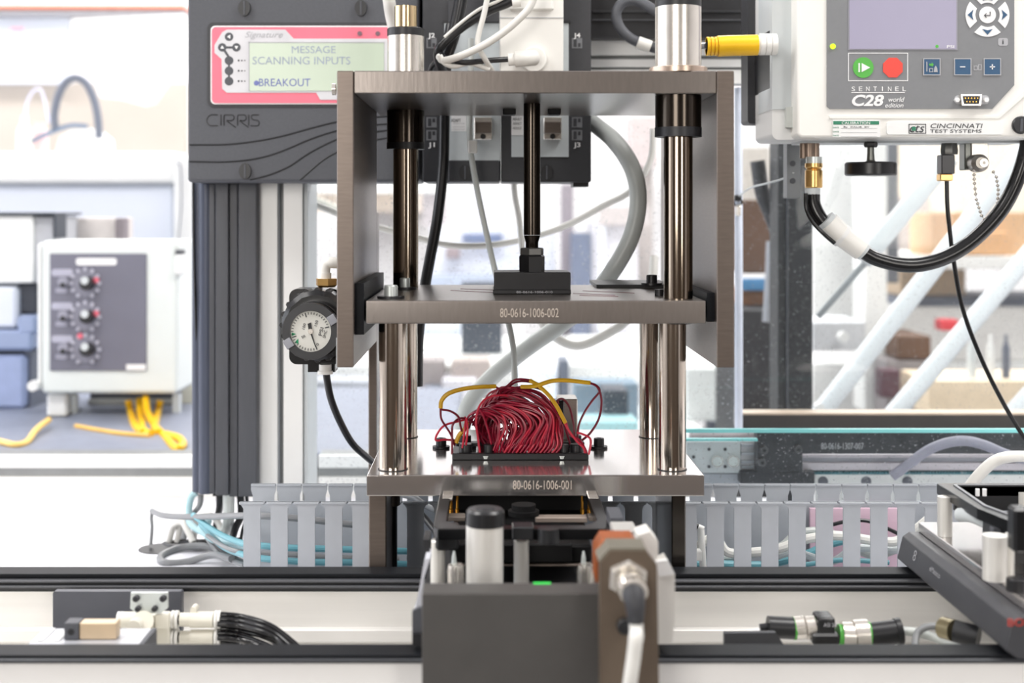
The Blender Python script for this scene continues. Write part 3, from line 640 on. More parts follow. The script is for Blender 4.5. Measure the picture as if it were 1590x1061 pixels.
for k in range(31):
    a = math.radians(-70-9.2*k); big = k % 10 == 0; ri, ro = (23 if big else 26.5), 30
    ca, sa = math.cos(a), -math.sin(a)
    n = (-sa*.55, ca*.55) if not big else (-sa*.8, ca*.8)
    pts = [(482+ca*ri+n[0], 515+sa*ri+n[1]), (482+ca*ro+n[0], 515+sa*ro+n[1]), (482+ca*ro-n[0], 515+sa*ro-n[1]), (482+ca*ri-n[0], 515+sa*ri-n[1])]
    q.prism(pts, YT, YT+.0004)
q.build('graduations', DPRINT, dial, kind='stuff')
q = MB(); q.prism([(481, 516), (483.3, 515), (490.6, 539), (489.6, 539.4)], YT-.0006, YT-.0002).prism([(477.5, 503), (483, 501), (484.6, 514.5), (480, 516.5)], YT-.0006, YT-.0002); q.build('needle', BLACK, t)
MB().disc(482, 515, 4, YT-.0012, .0012, 20).build('needle_hub', NICKEL, t)
for tri in ([(453, 516.5), (460, 519), (453, 522)], [(463, 526), (463.5, 535), (458, 531.5)]): MB().prism(tri, YT, YT+.0003).build('limit_mark', mat('green_mark', (30, 150, 100), 0, .5), dial)
def rtxt(s, px_, py_, wp, hp, ang, Y, m, par):
    o = lettering(s, px_, py_, wp, hp, Y, m, par); c = P(px_, py_, Y); R = Matrix.Rotation(math.radians(ang), 4, 'Y')
    o.data.transform(Matrix.Translation(c) @ R @ Matrix.Translation(-c)); return o
rtxt('PSI', 498.5, 515, 13, 5.5, -75, YT, DPRINT, dial); rtxt('SMC', 504.5, 519, 12, 4.5, -75, YT, DPRINT, dial)
rtxt('50', 471, 523, 6, 4, -30, YT, DPRINT, dial); rtxt('100', 472, 507, 9, 4, -75, YT, DPRINT, dial); rtxt('150', 491, 502, 9, 4, -75, YT, DPRINT, dial); rtxt('0', 493, 535, 3.5, 4, -15, YT, DPRINT, dial)
for (px_, py_, a) in ((448, 534, 28), (516, 497, 28)):
    o = MB().pbox(px_-6.5, py_-7.5, px_+6.5, py_+7.5, YG-.003, YG+.006, .0006, 2).build('clip', mat('grey_clip', (150, 152, 160), .2, .4), t)
    c = P(px_, py_, YG); o.data.transform(Matrix.Translation(c) @ Matrix.Rotation(math.radians(a-60), 4, 'Y') @ Matrix.Translation(-c))
MB().lathe(P(507, 446, 1.325), (0, 0, 1), [(0, .0085), (.002, .0108), (.0085, .0108)], 6).build('brass_fitting', BRASS, t)
MB().tube([(504, 432, 1.325), (504, 418, 1.325), (508, 409, 1.325), (518, 408, 1.325), (540, 410, 1.33)], .0055, 16, 8).build('elbow', CREAM, t)
MB().cyl(P(504, 434, 1.325), P(504, 424, 1.325), .0066).build('elbow_collar', CREAM, t)
MB().cyl(P(505, 578, 1.33), P(505, 566, 1.33), .0062).cyl(P(505, 581, 1.33), P(505, 576, 1.33), .0075).build('hose_fitting', CREAM, t)
MB().pbox(478, 566, 520, 578, 1.335, 1.36).build('bottom_cap', BLACKGL, t)

# ------------------------------------------------------------------ cable tester (left, pink display)
YC = 1.55
t = thing('cable_tester', 'charcoal instrument box with pink-framed green display at the upper left', 'tester')
MB().pbox(291, -120, 652, 283, YC, YC+.11, .004, 3).build('housing', CHAR, t)
def ov(px_, py_, par, Y, rx=9.5, ry=12.5):
    q = MB(); c = P(px_, py_, Y); b = bmesh.new(); n = 24
    q.prism([(px_+rx*math.cos(2*PI*k/n)*.98, py_+ry*math.sin(2*PI*k/n)) for k in range(n)], Y-.004, Y+.001)
    o = q.build('screw_cap', BLACK, par)
    MB().pbox(px_-1.2, py_-ry*.85, px_+1.2, py_+ry*.85, Y-.0048, Y-.0035).build('slot', CHAR, o)
ov(379, 12, t, YC); ov(560, 12, t, YC); ov(380, 266, t, YC)
MB().prism(rounded(322, 35, 640, 166, 9), YC-.0012, YC+.001).build('display_recess', CHAR2, t)
MB().prism(rounded(327, 40, 640, 162, 7), YC-.0025, YC).build('bezel_edge', WPRINT, t)
bz = MB().prism(rounded(329, 42, 640, 160, 6), YC-.0032, YC-.0010).build('bezel', PINK, t)
fp = MB().prism([(352, 46), (443, 46), (456, 60), (640, 60), (640, 155), (497, 155), (491, 144), (352, 144), (345, 138), (344, 92), (333, 82), (333, 70), (345, 50)], YC-.0038, YC-.002).build('face_plate', mat('silver_print', (206, 206, 210), .1, .45), t)
Yk = YC-.0042
for (a, b, r) in ((355.5, 57, 6.6), (345, 73.5, 6.6), (367, 73.5, 6.6), (355.5, 94, 6.8), (355.5, 110, 6.8), (355.5, 126, 6.8)):
    k = MB().disc(a, b, r, Yk, .0015, 24, .0003).build('key', CHAR, t)
    if b < 80:
        tri = {355.5: [(352.5, 57), (357.5, 53.8), (357.5, 60.2)], 345: [(342.2, 75.5), (347.8, 75.5), (345, 70.5)], 367: [(364.2, 71.5), (369.8, 71.5), (367, 76.5)]}[a]
        MB().prism(tri, Yk-.0003, Yk).build('arrow', WPRINT, k)
MB().pbox(349, 72, 363, 75.5, Yk+.0002, Yk+.001).build('key_link', CHAR, t)
MB().prism([(346, 78), (349.5, 76.5), (357.5, 89), (354, 90)], Yk+.0002, Yk+.001).build('key_link', CHAR, t)
MB().pbox(354, 96, 357, 124, Yk+.0002, Yk+.001).build('key_link', CHAR, t)
q = MB()
for b in (94, 110, 126):
    for j, a in enumerate((370.5, 375.5, 380)): q.disc(a, b, 1.6-.3*j, Yk+.0002, .0004, 10)
q.build('key_dots', DPRINT, fp, kind='stuff')
lettering('Signature', 410, 55, 58, 12, YC-.0041, GPRINT, fp, shear=.45)
lcd = MB().prism(rounded(387, 66, 596, 141, 2), YC-.0046, YC-.003).build('lcd', LCD, t)
MB().pbox(386, 65, 597, 66.5, YC-.0049, YC-.003).build('lcd_frame', GPRINT, t)
MB().pbox(386, 65, 387.3, 141, YC-.0049, YC-.003).build('lcd_frame', GPRINT, t)
lettering('MESSAGE', 487, 77, 68, 11, YC-.0048, LCDT, lcd); lettering('SCANNING INPUTS', 468, 94, 152, 12, YC-.0048, LCDT, lcd)
lettering('BREAKOUT', 442, 128, 80, 12, YC-.0048, LCDT2, lcd); MB().disc(398, 129, 4, YC-.0048, .0004, 16).build('bullet', LCDT2, lcd)
for a in (558.5, 586.5): MB().disc(a, 52, 3.6, YC-.0040, .001, 20).build('led', mat('mauve_led', (110, 76, 90), 0, .3), t)
# engraved outline wordmark
q = MB(); s_ = [( [(338, 178.5), (327, 178.5), (321.5, 184), (321.5, 190), (326, 195), (338, 195)]), ([(343, 178), (343, 195)]), ([(348, 195), (348, 180), (352, 178.5), (362, 179), (363, 185), (358, 187.5), (352, 187.5), (366, 198)]),
     ([(369, 195), (369, 180), (372, 178.5), (381, 179), (382, 185), (378, 187.5), (372, 187.5), (386, 198)]), ([(386, 178), (386, 195)]), ([(402, 178.5), (392, 178.5), (390, 182), (393, 186), (400, 187), (402.5, 191), (400, 195), (389, 195)])]
for p in s_: q.tube([(a, b, YC-.0002) for a, b in p], .0006, 5, 3)
q.build('wordmark', BLACK, t)
for pts in ([(294, 225), (350, 224.5), (400, 219), (440, 211), (480, 200), (520, 190), (560, 184), (640, 178)], [(294, 251), (350, 251.5), (400, 246), (440, 234), (480, 217), (520, 204), (560, 196), (640, 190)],
            [(388, 280), (420, 271), (450, 258), (480, 238), (520, 218), (560, 208), (640, 198)], [(465, 280), (480, 267), (500, 250), (520, 238), (560, 222), (640, 208)]):
    MB().tube([(a, b, YC) for a, b in pts], .0009, 6, 6).build('groove', BLACK, t)

# ------------------------------------------------------------------ connection modules
def module(label, x0, x1, p0, p1, pbot, cx, j0, j1, jx, sx, dx):
    t = thing('test_module', label, 'module')
    MB().pbox(x0, -120, x1, 283, YC-.008, YC+.10, .002, 2).build('housing', CHAR2, t)
    MB().pbox(p0, 35, p1, pbot, YC-.0092, YC-.0075, .0003).build('panel', mat('adapter_panel', (200, 207, 210), .1, .4), t)
    MB().pbox(p0-3, 32, p1+3, 36, YC-.0105, YC-.0078).build('panel_rim', BLACK, t)
    MB().pbox(cx-14, 182, cx+14, 217, YC-.016, YC-.009, .0008).build('connector_shell', NICKEL, t)
    b = MB().pbox(cx-13, 189, cx+13, 207, YC-.024, YC-.016, .0008).build('connector', STEEL, t)
    MB().disc(cx, 212, 4.2, YC-.018, .004, 16).build('jack_screw', BLACK, t)
    lettering(j0, jx, 56, 10.5, 9.5, YC-.0094, WPRINT, t, bold=.02); lettering(j1, jx, 226, 10.5, 9.5, YC-.0094, WPRINT, t, bold=.02)
    for yy in (67, 190, 210):
        f = MB().pbox(jx-8, yy-8, jx+8, yy+8, YC-.0084, YC-.008).build('port_icon', mat('icon_grey', (120, 122, 126), 0, .5), t)
        MB().pbox(jx-5.5, yy-6, jx-.5, yy+6, YC-.0087, YC-.0083).build('port_icon_mark', CHAR2, f)
        MB().pbox(jx+1.5, yy-6 if yy != 67 else yy, jx+5.5, yy if yy != 67 else yy+6, YC-.0087, YC-.0083).build('port_icon_mark', CHAR2, f)
    if sx: ov(sx, 268, t, YC-.009)
    return t
m1 = module('left dark connection module marked J2 and J1 beside the pink display box', 656, 777, 690, 777, 250, 750, 'J2', 'J1', 670, 722, 0)
m2 = module('right dark connection module marked J4 and J3 behind the rod', 778, 918, 794, 883, 244, 858, 'J4', 'J3', 896, 849, 0)
MB().pbox(696, 0, 776, 35, YC-.014, YC-.009, .001).build('top_cover', CHAR2, m1)
MB().pbox(696, 249, 776, 282, YC-.012, YC-.009, .001).build('bottom_cover', CHAR2, m1)
MB().pbox(794, 180, 813, 210, YC-.0096, YC-.0091).build('sticker', WPRINT, m2)
MB().pbox(701, 180, 724, 204, YC-.0096, YC-.0091).build('sticker', WPRINT, m1)
rtxt_y = YC-.0098
lettering('ADAPT', 708, 187, 15, 5, rtxt_y, DPRINT, m1)
for i, yy in enumerate((192, 197, 201)):
    lettering('|||||||||', 712, yy, 18, 2.2, rtxt_y, GPRINT, m1)
for yy in (185, 192, 199): lettering('ADULT', 803, yy, 14, 3.6, rtxt_y, DPRINT, m2)
MB().pbox(890, 282, 914, 290, YC, YC+.05).build('foot', BLACK, m2)
t = thing('plug_adapter', 'cream adapter box with a round white plug above the frame', 'adapter')
MB().pbox(776, -60, 875, 112, 1.46, 1.538, .002, 2).build('body', CREAM, t)
MB().pbox(776, 27, 875, 28.2, 1.4594, 1.4605).build('seam_or_shade_line', GPRINT, t)
MB().pbox(790, -60, 860, 16, 1.456, 1.462, .002).build('top_cap', CREAM, t)
MB().disc(829, 92, 20, 1.452, .010, 32, .001).build('plug_flange', CREAM, t)
MB().tube([(829, 90, 1.445), (815, 91, 1.435), (800, 92, 1.435)], .0085, 16, 4).build('plug', WCABLE, t)
MB().tube([(800, 92, 1.435), (789, 93, 1.435)], .0065, 16, 1).build('plug_tail', CREAM, t)
MB().tube([(808, 2, 1.44), (795, 4, 1.44)], .006, 16, 1).build('plug_tail', CREAM, t)

# ------------------------------------------------------------------ overhead beams and guards
t = thing('black_crossbeam', 'black slotted crossbeam along the top behind the right bushing', 'beam')
pb('beam', OXIDE, t, 600, -60, 1215, 60, 1.66, 1.72, bev=.001)
pb('rib', mat('beam_rib', (74, 75, 78), .3, .4), t, 920, 30, 1170, 32.5, 1.657, 1.661)
pb('rib', BLACK, t, 920, 16, 1170, 20, 1.657, 1.661)
pb('rib', BLACK, t, 920, 58, 1170, 60, 1.657, 1.661)
t = thing('aluminium_crossbeam', 'white aluminium crossbeam below the black one behind the right bushing', 'beam')
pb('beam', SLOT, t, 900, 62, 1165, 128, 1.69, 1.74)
pb('flange', ALU, t, 900, 61, 1165, 86, 1.68, 1.692)
pb('flange', ALU, t, 900, 92, 1165, 104, 1.68, 1.692)
pb('flange', ALU, t, 900, 108, 1165, 130, 1.684, 1.692)
t = thing('mounting_bracket', 'black wall bracket holding the white leak tester from the left', 'bracket')
MB().prism(rounded(1161, -60, 1206, 192, 6), 1.50, 1.54).build('arm', CHAR2, t)
MB().prism(rounded(1195, 42, 1212, 142, 7), 1.42, 1.50).build('pivot', BLACK, t)
MB().disc(1181, 96, 9, 1.496, .006, 24).build('knob', BLACK, t)
# clear guards
t = thing('clear_guard', 'large clear acrylic guard sheet standing behind the press', 'guard')
MB().box(wx(491, 1.75), wx(1142, 1.75), 1.75, 1.756, zy(762, 1.75), zy(135, 1.75)).build('pane', ACR, t)
MB().box(wx(486, 1.75), wx(491, 1.75), 1.75, 1.757, zy(762, 1.75), zy(312, 1.75)).build('edge', GRNE, t)
MB().box(wx(478, 1.76), wx(487, 1.76), 1.757, 1.765, zy(762, 1.75), zy(312, 1.75)).build('gasket', DTEAL, t)
MB().tube([(1146, 136, 1.74), (1147, 400, 1.74), (1147, 668, 1.74)], .0052, 16, 2).build('edge_trim', mat('pale_trim', (226, 234, 250), 0, .35), t)
t = thing('guard_window', 'dark framed clear guard window at the right behind the hose', 'guard')
MB().box(wx(1152, 1.80), wx(1900, 1.80), 1.80, 1.806, zy(645, 1.8), zy(130, 1.8)).build('pane', ACR, t)
pb('frame_bottom', mat('bronze_frame', (74, 72, 70), .4, .4), t, 1147, 645, 1900, 667, 1.78, 1.82, bev=.001)
pb('frame_strip', mat('tan_strip', (206, 190, 172), .2, .4), t, 1147, 641.5, 1900, 645.5, 1.782, 1.815)
t = thing('low_acrylic_cover', 'low clear cover with bright cyan top edge in front of the linear slide', 'guard')
MB().box(wx(1050, 1.56), wx(1760, 1.56), 1.56, 1.565, zy(790, 1.56), zy(672, 1.56)).build('pane', ACR, t)
MB().box(wx(1050, 1.56), wx(1760, 1.56), 1.558, 1.567, zy(672, 1.56), zy(666.5, 1.56)).build('edge', ACRE, t)
MB().box(wx(1050, 1.58), wx(1176, 1.58), 1.578, 1.587, zy(685, 1.58), zy(681.5, 1.58)).build('edge', ACRE, t)
# tall dark uprights seen through the guard
t = thing('dark_upright', 'tall dark upright profile seen through the guard right of the press', 'post')
pb('post', mat('dusty_dark_profile', (34, 36, 40), 0, .6, .1, 20), t, 1208, 170, 1262, 782, 1.9, 1.96, bev=.002)
pb('slot', BLACK, t, 1204, 170, 1209, 780, 1.92, 1.96)
pb('rib', CHAR, t, 1222, 170, 1224, 640, 1.895, 1.901)
t = thing('grey_upright', 'thin grey punched strut under the white tester corner', 'post')
pb('strut', mat('grey_strut', (128, 132, 136), .3, .45), t, 1222, 215, 1243, 308, 1.5, 1.52)
for yy in (254, 281): MB().disc(1231, yy, 4.5, 1.499, .002, 16).build('hole', CHAR, t)
cable('dark hoses seen behind the guard right of the press upper part', [(1190, 300, 2.0), (1195, 330, 2.0), (1210, 350, 2.0), (1236, 372, 2.0)], .009, CHAR, 'hose', 'hose')
cable('second dark hose seen behind the guard right of the press', [(1176, 250, 1.98), (1184, 300, 1.98), (1200, 340, 1.98), (1212, 380, 1.98)], .011, CHAR2, 'hose', 'hose')
cable('thin clear tube running from the tester strut to the guard edge', [(1232, 268, 1.5), (1215, 278, 1.55), (1190, 285, 1.6), (1165, 292, 1.68), (1146, 306, 1.73)], .0011, LGREY, 'tube', 'tube')
t = thing('clip', 'small black and chrome clip on the pale guard edge', 'clip')
MB().pbox(1141, 303, 1152, 312, 1.725, 1.735, .001).build('jaw', BLACK, t); MB().pbox(1143, 318, 1151, 336, 1.725, 1.735, .002).build('jaw', NICKEL, t)
MB().ring(P(1146, 314, 1.73), (0, 1, 0), .004, .006, .003, 20).build('ring', BLACK, t)

# ------------------------------------------------------------------ linear slide (right, behind cover)
t = thing('linear_slide', 'long linear slide with black tool plate behind the low acrylic cover', 'slide')
tp = MB().prism([(1176, 672), (1900, 672), (1900, 705), (1246, 705), (1246, 733), (1176, 733)], 1.62, 1.64).build('tool_plate', mat('black_plate', (52, 54, 58), .2, .45, .08, 30), t)
pb('tool_plate_foot', mat('black_plate', (52, 54, 58)), t, 1150, 733, 1265, 752, 1.63, 1.65)
lettering('80-0616-1307-007', 1308, 693, 66, 10, 1.6195, GPRINT, tp)
for a, b in ((1187, 700), (1184, 719), (1240, 699)): 
    s = MB().disc(a, b, 6.8, 1.614, .008, 20, .001).build('screw', mat('dark_screw', (92, 92, 94), .6, .35), t); MB().disc(a, b, 3, 1.6135, .001, 6).build('socket', BLACK, s)
RAILP = mat('pinkish_aluminium', (214, 206, 212), .3, .36, .03, 30, stretch=(.1, 4, 4))
pb('rail', RAILP, t, 1246, 706, 1900, 711, 1.645, 1.70); pb('rail', mat('grey_rail', (160, 160, 168), .4, .35), t, 1246, 711, 1900, 719, 1.65, 1.70)
pb('rail', RAILP, t, 1246, 719, 1900, 731, 1.645, 1.70, bev=.001)
pb('rail', SLOT, t, 1246, 731, 1900, 735, 1.65, 1.70)
pb('rail', ALU, t, 1266, 737, 1900, 792, 1.645, 1.70, bev=.001)
q = MB()
for k in range(120): q.pbox(1246+k*4.6, 733, 1248.4+k*4.6, 736, 1.643, 1.652)
q.build('belt_teeth', mat('belt_teal', (70, 130, 140), 0, .5), t, kind='stuff')
MB().pbox(1246, 735, 1800, 737, 1.644, 1.652).build('belt', mat('belt_teal', (70, 130, 140)), t)
for a in (1278, 1345, 1409):
    MB().disc(a, 748, 8, 1.6445, .002, 20).build('socket', mat('hole_grey', (96, 98, 106), .2, .4), t)
t = thing('end_block', 'white machined block with two bright screws left of the linear slide', 'block')
pb('block', LGREY, t, 1066, 686, 1150, 735, 1.64, 1.70, bev=.001)
pb('side', mat('bright_block_side', (200, 198, 200), .5, .3), t, 1150, 686, 1175, 733, 1.645, 1.70)
for yy in (690, 703, 716, 724): pb('rib', GREYPVC, t, 1151, yy, 1173, yy+4, 1.640, 1.646)
for a in (1114, 1139):
    s = MB().disc(a, 717, 8.5, 1.634, .007, 24, .001).build('screw', ZINC, t)
    MB().ring(P(a, 717, 1.6335), (0, 1, 0), .0058, .0072, .002, 24).build('screw_rim', NICKEL, s)
for a, b in ((1101, 698), (1126, 698), (1101, 725), (1126, 725), (1077, 710)): MB().disc(a, b, 2.6, 1.6392, .001, 14).build('pin_hole', DPRINT, t)
pb('base', GREYPVC, t, 1066, 736, 1150, 760, 1.65, 1.70)
MB().cyl(P(1070, 674, 1.66), P(1176, 674, 1.66), .0048).build('rod', mat('pink_rod', (226, 212, 216), .3, .3), t)
cable('thick white hose rising out of the duct at the right edge', [(1455, 820, 1.36), (1475, 790, 1.36), (1500, 763, 1.36), (1520, 738, 1.36), (1542, 718, 1.36), (1565, 710, 1.36), (1600, 710, 1.37), (1640, 720, 1.38)], .0058, WCABLE, 'hose', 'hose')
cable('lilac-grey reflection of the white hose, modelled behind the acrylic cover above the slide', [(1385, 740, 1.60), (1410, 722, 1.60), (1440, 700, 1.60), (1470, 688, 1.60), (1500, 685, 1.60), (1530, 692, 1.60), (1570, 708, 1.60), (1640, 725, 1.60)], .006, mat('hose_reflection_lilac', (150, 148, 164), 0, .4), 'hose', 'hose')  # mirror image of the white hose in the acrylic, built as a tube

# ------------------------------------------------------------------ leak tester (right)
YL = 1.38
t = thing('leak_tester', 'white leak test instrument with grey keypad at the upper right', 'tester')
MB().prism(rounded(1199, -140, 1760, 217, 10), YL+.03, YL+.12).build('rear_housing', WHITE, t)
MB().prism([(1199, -140), (1236, -140), (1236, 170), (1199, 170)], YL+.028, YL+.10).build('side_shell', LGREY, t)
MB().prism(rounded(1221, 166, 1238, 198, 1), YL+.022, YL+.032).build('latch_recess', mat('latch', (204, 208, 204), 0, .5), t)
fr = MB().prism(rounded(1238, -140, 1760, 214, 8), YL, YL+.035)
bmesh.ops.bevel(fr.bm, geom=[e for e in fr.bm.edges if all(abs(v.co.y-YL) < 1e-5 for v in e.verts)], offset=.003, segments=3, profile=.5, affect='EDGES')
fr.build('front_cover', CREAM, t)
MB().prism([(1288, 184), (1552, 184), (1590, 150), (1600, 145), (1600, 142), (1589, 142), (1550, 180), (1288, 180)], YL-.0012, YL+.001).build('cover_ridge', CREAM, t)
mem = MB().prism([(1284, -140), (1575, -140), (1575, 132), (1541, 169), (1288, 169), (1284, 165)], YL-.0015, YL+.001).build('keypad', GREYFACE, t)
MB().pbox(1317, -140, 1487, 78, YL-.002, YL-.001, 0).build('screen_frame', mat('screen_rim', (150, 150, 158), 0, .5), mem)
sc = MB().pbox(1319, -140, 1485, 76, YL-.0023, YL-.0012, 0).build('screen', SCREEN, mem)
lettering('PSI', 1476, 72.5, 11, 4.5, YL-.0026, WPRINT, mem); MB().disc(1455, 72, 2.6, YL-.0026, .0003, 12).build('screen_mark', GREEN, mem)
def frame(x0, y0, x1, y1, w, m, par, Y=YL-.0018):
    q = MB()
    for a in ((x0, y0, x1, y0+w), (x0, y1-w, x1, y1), (x0, y0+w, x0+w, y1-w), (x1-w, y0+w, x1, y1-w)): q.pbox(*a, Y, Y+.0005)
    return q.build('key_outline', m, par)
frame(1317, 82, 1410, 126, 1.1, WPRINT, mem)
k = MB().disc(1340.5, 105, 16, YL-.0022, .001, 40).build('start_key', GREEN, t)
MB().prism([(1338, 98), (1351, 105), (1338, 112)], YL-.0026, YL-.002).build('start_symbol', WPRINT, k); MB().pbox(1333, 98, 1335.2, 112, YL-.0026, YL-.002).build('start_symbol', WPRINT, k)
MB().prism([(1386.5+16.5*math.cos(PI/8+k_*PI/4), 105+16.5*math.sin(PI/8+k_*PI/4)) for k_ in range(8)], YL-.0022, YL-.001).build('stop_key', REDK, t)
for (cx, sym) in ((1447, 'p'), (1495, '-'), (1541, '+')):
    k = MB().pbox(cx-12, 92, cx+12, 115.5, YL-.0022, YL-.001).build('key', BLUEK, t); frame(cx-13.5, 90.5, cx+13.5, 117, 1.4, GPRINT, k, YL-.0024)
    if sym != 'p': MB().pbox(cx-4, 103, cx+4, 104.6, YL-.0026, YL-.002).build('symbol', WPRINT, k)
    if sym == '+': MB().pbox(cx-.8, 99.8, cx+.8, 107.8, YL-.0026, YL-.002).build('symbol', WPRINT, k)
    if sym == 'p':
        MB().pbox(1438.5, 96, 1440, 111, YL-.0026, YL-.002).build('symbol', GPRINT, k); MB().prism([(1443, 99), (1447, 99), (1447, 97), (1450, 100.5), (1447, 104), (1447, 102), (1443, 102)], YL-.0026, YL-.002).build('symbol', GREEN, k)
        frame(1443, 106, 1449, 112, 1, GPRINT, k, YL-.0026); MB().prism([(1450, 112), (1451, 105), (1453, 102), (1455, 105), (1456, 112)], YL-.0026, YL-.002).build('symbol', GPRINT, k)
frame(1512, 102, 1518, 109, 1, GPRINT, mem); frame(1519, 100, 1524, 109, 1, GPRINT, mem)
MB().prism(rounded(1550, 59, 1565, 71, 3), YL-.0018, YL-.001).build('info_key', GPRINT, mem); lettering('i', 1557.5, 65, 2, 7, YL-.0021, DPRINT, mem)
MB().disc(1293.5, 72, 4.3, YL-.003, .002, 20).build('status_led', LIME, t)
cx, cy = 1533.5, 23
for qn in range(4):
    a0 = -45+90*qn+8; pts = [(cx+34*math.cos(math.radians(a0+k_*74/9)), cy+34*math.sin(math.radians(a0+k_*74/9))) for k_ in range(10)]
    a1 = -45+90*qn+14; pts += [(cx+19*math.cos(math.radians(a1+62-k_*62/6)), cy+19*math.sin(math.radians(a1+62-k_*62/6))) for k_ in range(7)]
    k = MB().prism(pts, YL-.0022, YL-.001).build('arrow_key', WPRINT, t)
    d = (math.cos(math.radians(90*qn)), math.sin(math.radians(90*qn))); n = (-d[1], d[0])
    MB().prism([(cx+d[0]*31, cy+d[1]*31), (cx+d[0]*22+n[0]*8, cy+d[1]*22+n[1]*8), (cx+d[0]*24, cy+d[1]*24), (cx+d[0]*22-n[0]*8, cy+d[1]*22-n[1]*8)], YL-.0026, YL-.002).build('arrow', BLUEK, k)
k = MB().disc(cx, cy, 13, YL-.0022, .001, 32).build('enter_key', WPRINT, t)
MB().tube([(cx+4, cy-5, YL-.0024), (cx+4, cy+1, YL-.0024), (cx-5, cy+1, YL-.0024)], .0005, 5, 1).tube([(cx-2, cy-2, YL-.0024), (cx-5, cy+1, YL-.0024), (cx-2, cy+4, YL-.0024)], .0005, 5, 1).build('enter_symbol', DPRINT, k)
for i, ch in enumerate('SENTINEL'): lettering(ch, 1325+i*11.3, 138, 5.2 if ch != 'I' else 1.4, 7, YL-.0019, WPRINT, mem)
MB().pbox(1322, 143.2, 1405, 144.4, YL-.0019, YL-.001).build('underline', WPRINT, mem)
lettering('C28', 1347.5, 156, 49, 18, YL-.0020, WPRINT, mem, shear=.25, bold=.03, label='bold slanted white model lettering'); lettering('world', 1391.5, 154.5, 24, 7.5, YL-.0019, WPRINT, mem, shear=.3); lettering('edition', 1389, 163.5, 28, 7, YL-.0019, WPRINT, mem, shear=.3)
s = MB().prism(rounded(1482, 148, 1536, 162, 6), YL-.002, YL-.001).build('port_plate', GPRINT, t)
MB().prism([(1492, 146.5), (1525, 146.5), (1523, 164), (1494, 164)], YL-.007, YL-.001).build('port_shell', NICKEL, s)
ins = MB().prism([(1495, 149), (1522, 149), (1520, 161.5), (1497, 161.5)], YL-.0074, YL-.002).build('port_insert', BLACK, s)
for a in (1487, 1532): MB().disc(a, 155, 4, YL-.006, .005, 6).build('jack_screw', WPRINT, s)
q = MB()
for j in range(5): q.disc(1499+j*4.8, 152.5, .9, YL-.0078, .001, 8)
for j in range(4): q.disc(1501.4+j*4.8, 158, .9, YL-.0078, .001, 8)
q.build('pins', GOLD, s)
np_ = MB().prism(rounded(1377, 189, 1558, 209, 4), YL-.0022, YL+.0005).build('nameplate', WHITE, t)
lettering('CINCINNATI', 1485, 195.5, 80, 7, YL-.0025, DPRINT, np_, shear=.25); lettering('TEST SYSTEMS', 1484, 203.6, 80, 5, YL-.0025, DPRINT, np_, shear=.1)
lg = frame(1411, 192.5, 1438, 207.5, 1, DPRINT, np_, YL-.0025); lettering('cts', 1424, 200, 22, 11, YL-.0027, DPRINT, np_, shear=.3); MB().pbox(1416, 197, 1422, 203, YL-.0029, YL-.0024).build('logo_square', GREENP, np_)
st = MB().pbox(1293, 186, 1367, 213, YL-.0016, YL-.0005).build('calibration_sticker', WHITE, t)
MB().pbox(1294, 188, 1365, 193.5, YL-.0018, YL-.0012).build('sticker_band', GREENP, st); lettering('CALIBRATION', 1329, 191, 44, 4.2, YL-.0021, WPRINT, st)
for yy in (198, 204.5, 210.5):
    lettering('DATE', 1298, yy, 9, 2.2, YL-.0018, GREENP, st); MB().pbox(1306, yy+1, 1362, yy+1.5, YL-.0018, YL-.0012).build('sticker_line', GPRINT, st)
lettering('By  CALIB  BY', 1330, 197.6, 40, 3, YL-.0018, DPRINT, st)
k = MB().disc(1587, 194, 14, YL-.004, .006, 32, .001).build('lock_screw', BLACK, t); MB().prism([(1585, 184), (1589, 184), (1588, 204), (1584, 204)], YL-.0045, YL-.0035).build('slot', CHAR, k)
MB().pbox(1245, 217, 1590, 222, YL+.05, YL+.10).build('bottom_rim', LGREY, t)
# pressure knob
YK = 1.42
MB().lathe(P(1352, 273, YK), (0, 0, 1), [(0, .0255), (.0015, .0268), (.0125, .0268), (.014, .0255)], 40).build('knob', RUBBER, t)
MB().lathe(P(1352, 252, YK), (0, 0, 1), [(0, .006), (.002, .0042), (.010, .0036), (.021, .0036)], 20).build('knob_stem', mat('dark_nickel', (110, 112, 108), .8, .3), t)
MB().lathe(P(1352, 229, YK), (0, 0, 1), [(0, .0060), (.0015, .007), (.0045, .007), (.006, .006)], 6).build('knob_nut', OXIDE, t)
# brass fitting and hose
t = thing('inlet_fitting', 'brass and steel hose fitting under the left end of the leak tester', 'fitting')
for a in (1247, 1256, 1267): MB().cyl(P(a, 246, 1.44), P(a, 217, 1.44), .0036 if a != 1256 else .0065).build('port', mat('taupe_fitting', (150, 132, 118), .6, .35), t)
MB().lathe(P(1264, 254, 1.43), (0, 0, 1), [(0, .0085), (.007, .0085)], 24).build('collar', ZINC, t)
MB().lathe(P(1263.5, 292, 1.43), (0, 0, 1), [(0, .0082), (.001, .0092), (.018, .0092), (.02, .0075), (.022, .0092), (.026, .0092)], 12).build('brass_body', BRASS, t)
MB().lathe(P(1262, 302, 1.43), (0, 0, 1), [(0, .0078), (.0065, .0078)], 24).build('ring', LGREY, t)
cable('black glossy air hose between the brass fitting and the white union', [(1262, 302, 1.43), (1263, 318, 1.428), (1272, 337, 1.425), (1288, 356, 1.42), (1300, 368, 1.42)], .0078, BLACKGL, 'hose', 'hose')
cable('thin black wire following the short hose below the brass fitting', [(1251, 300, 1.42), (1252, 325, 1.42), (1262, 345, 1.415), (1280, 364, 1.41), (1296, 378, 1.41)], .0022, BLACKGL)
t = thing('hose_union', 'white plastic push-in union joining the two black hoses', 'union')
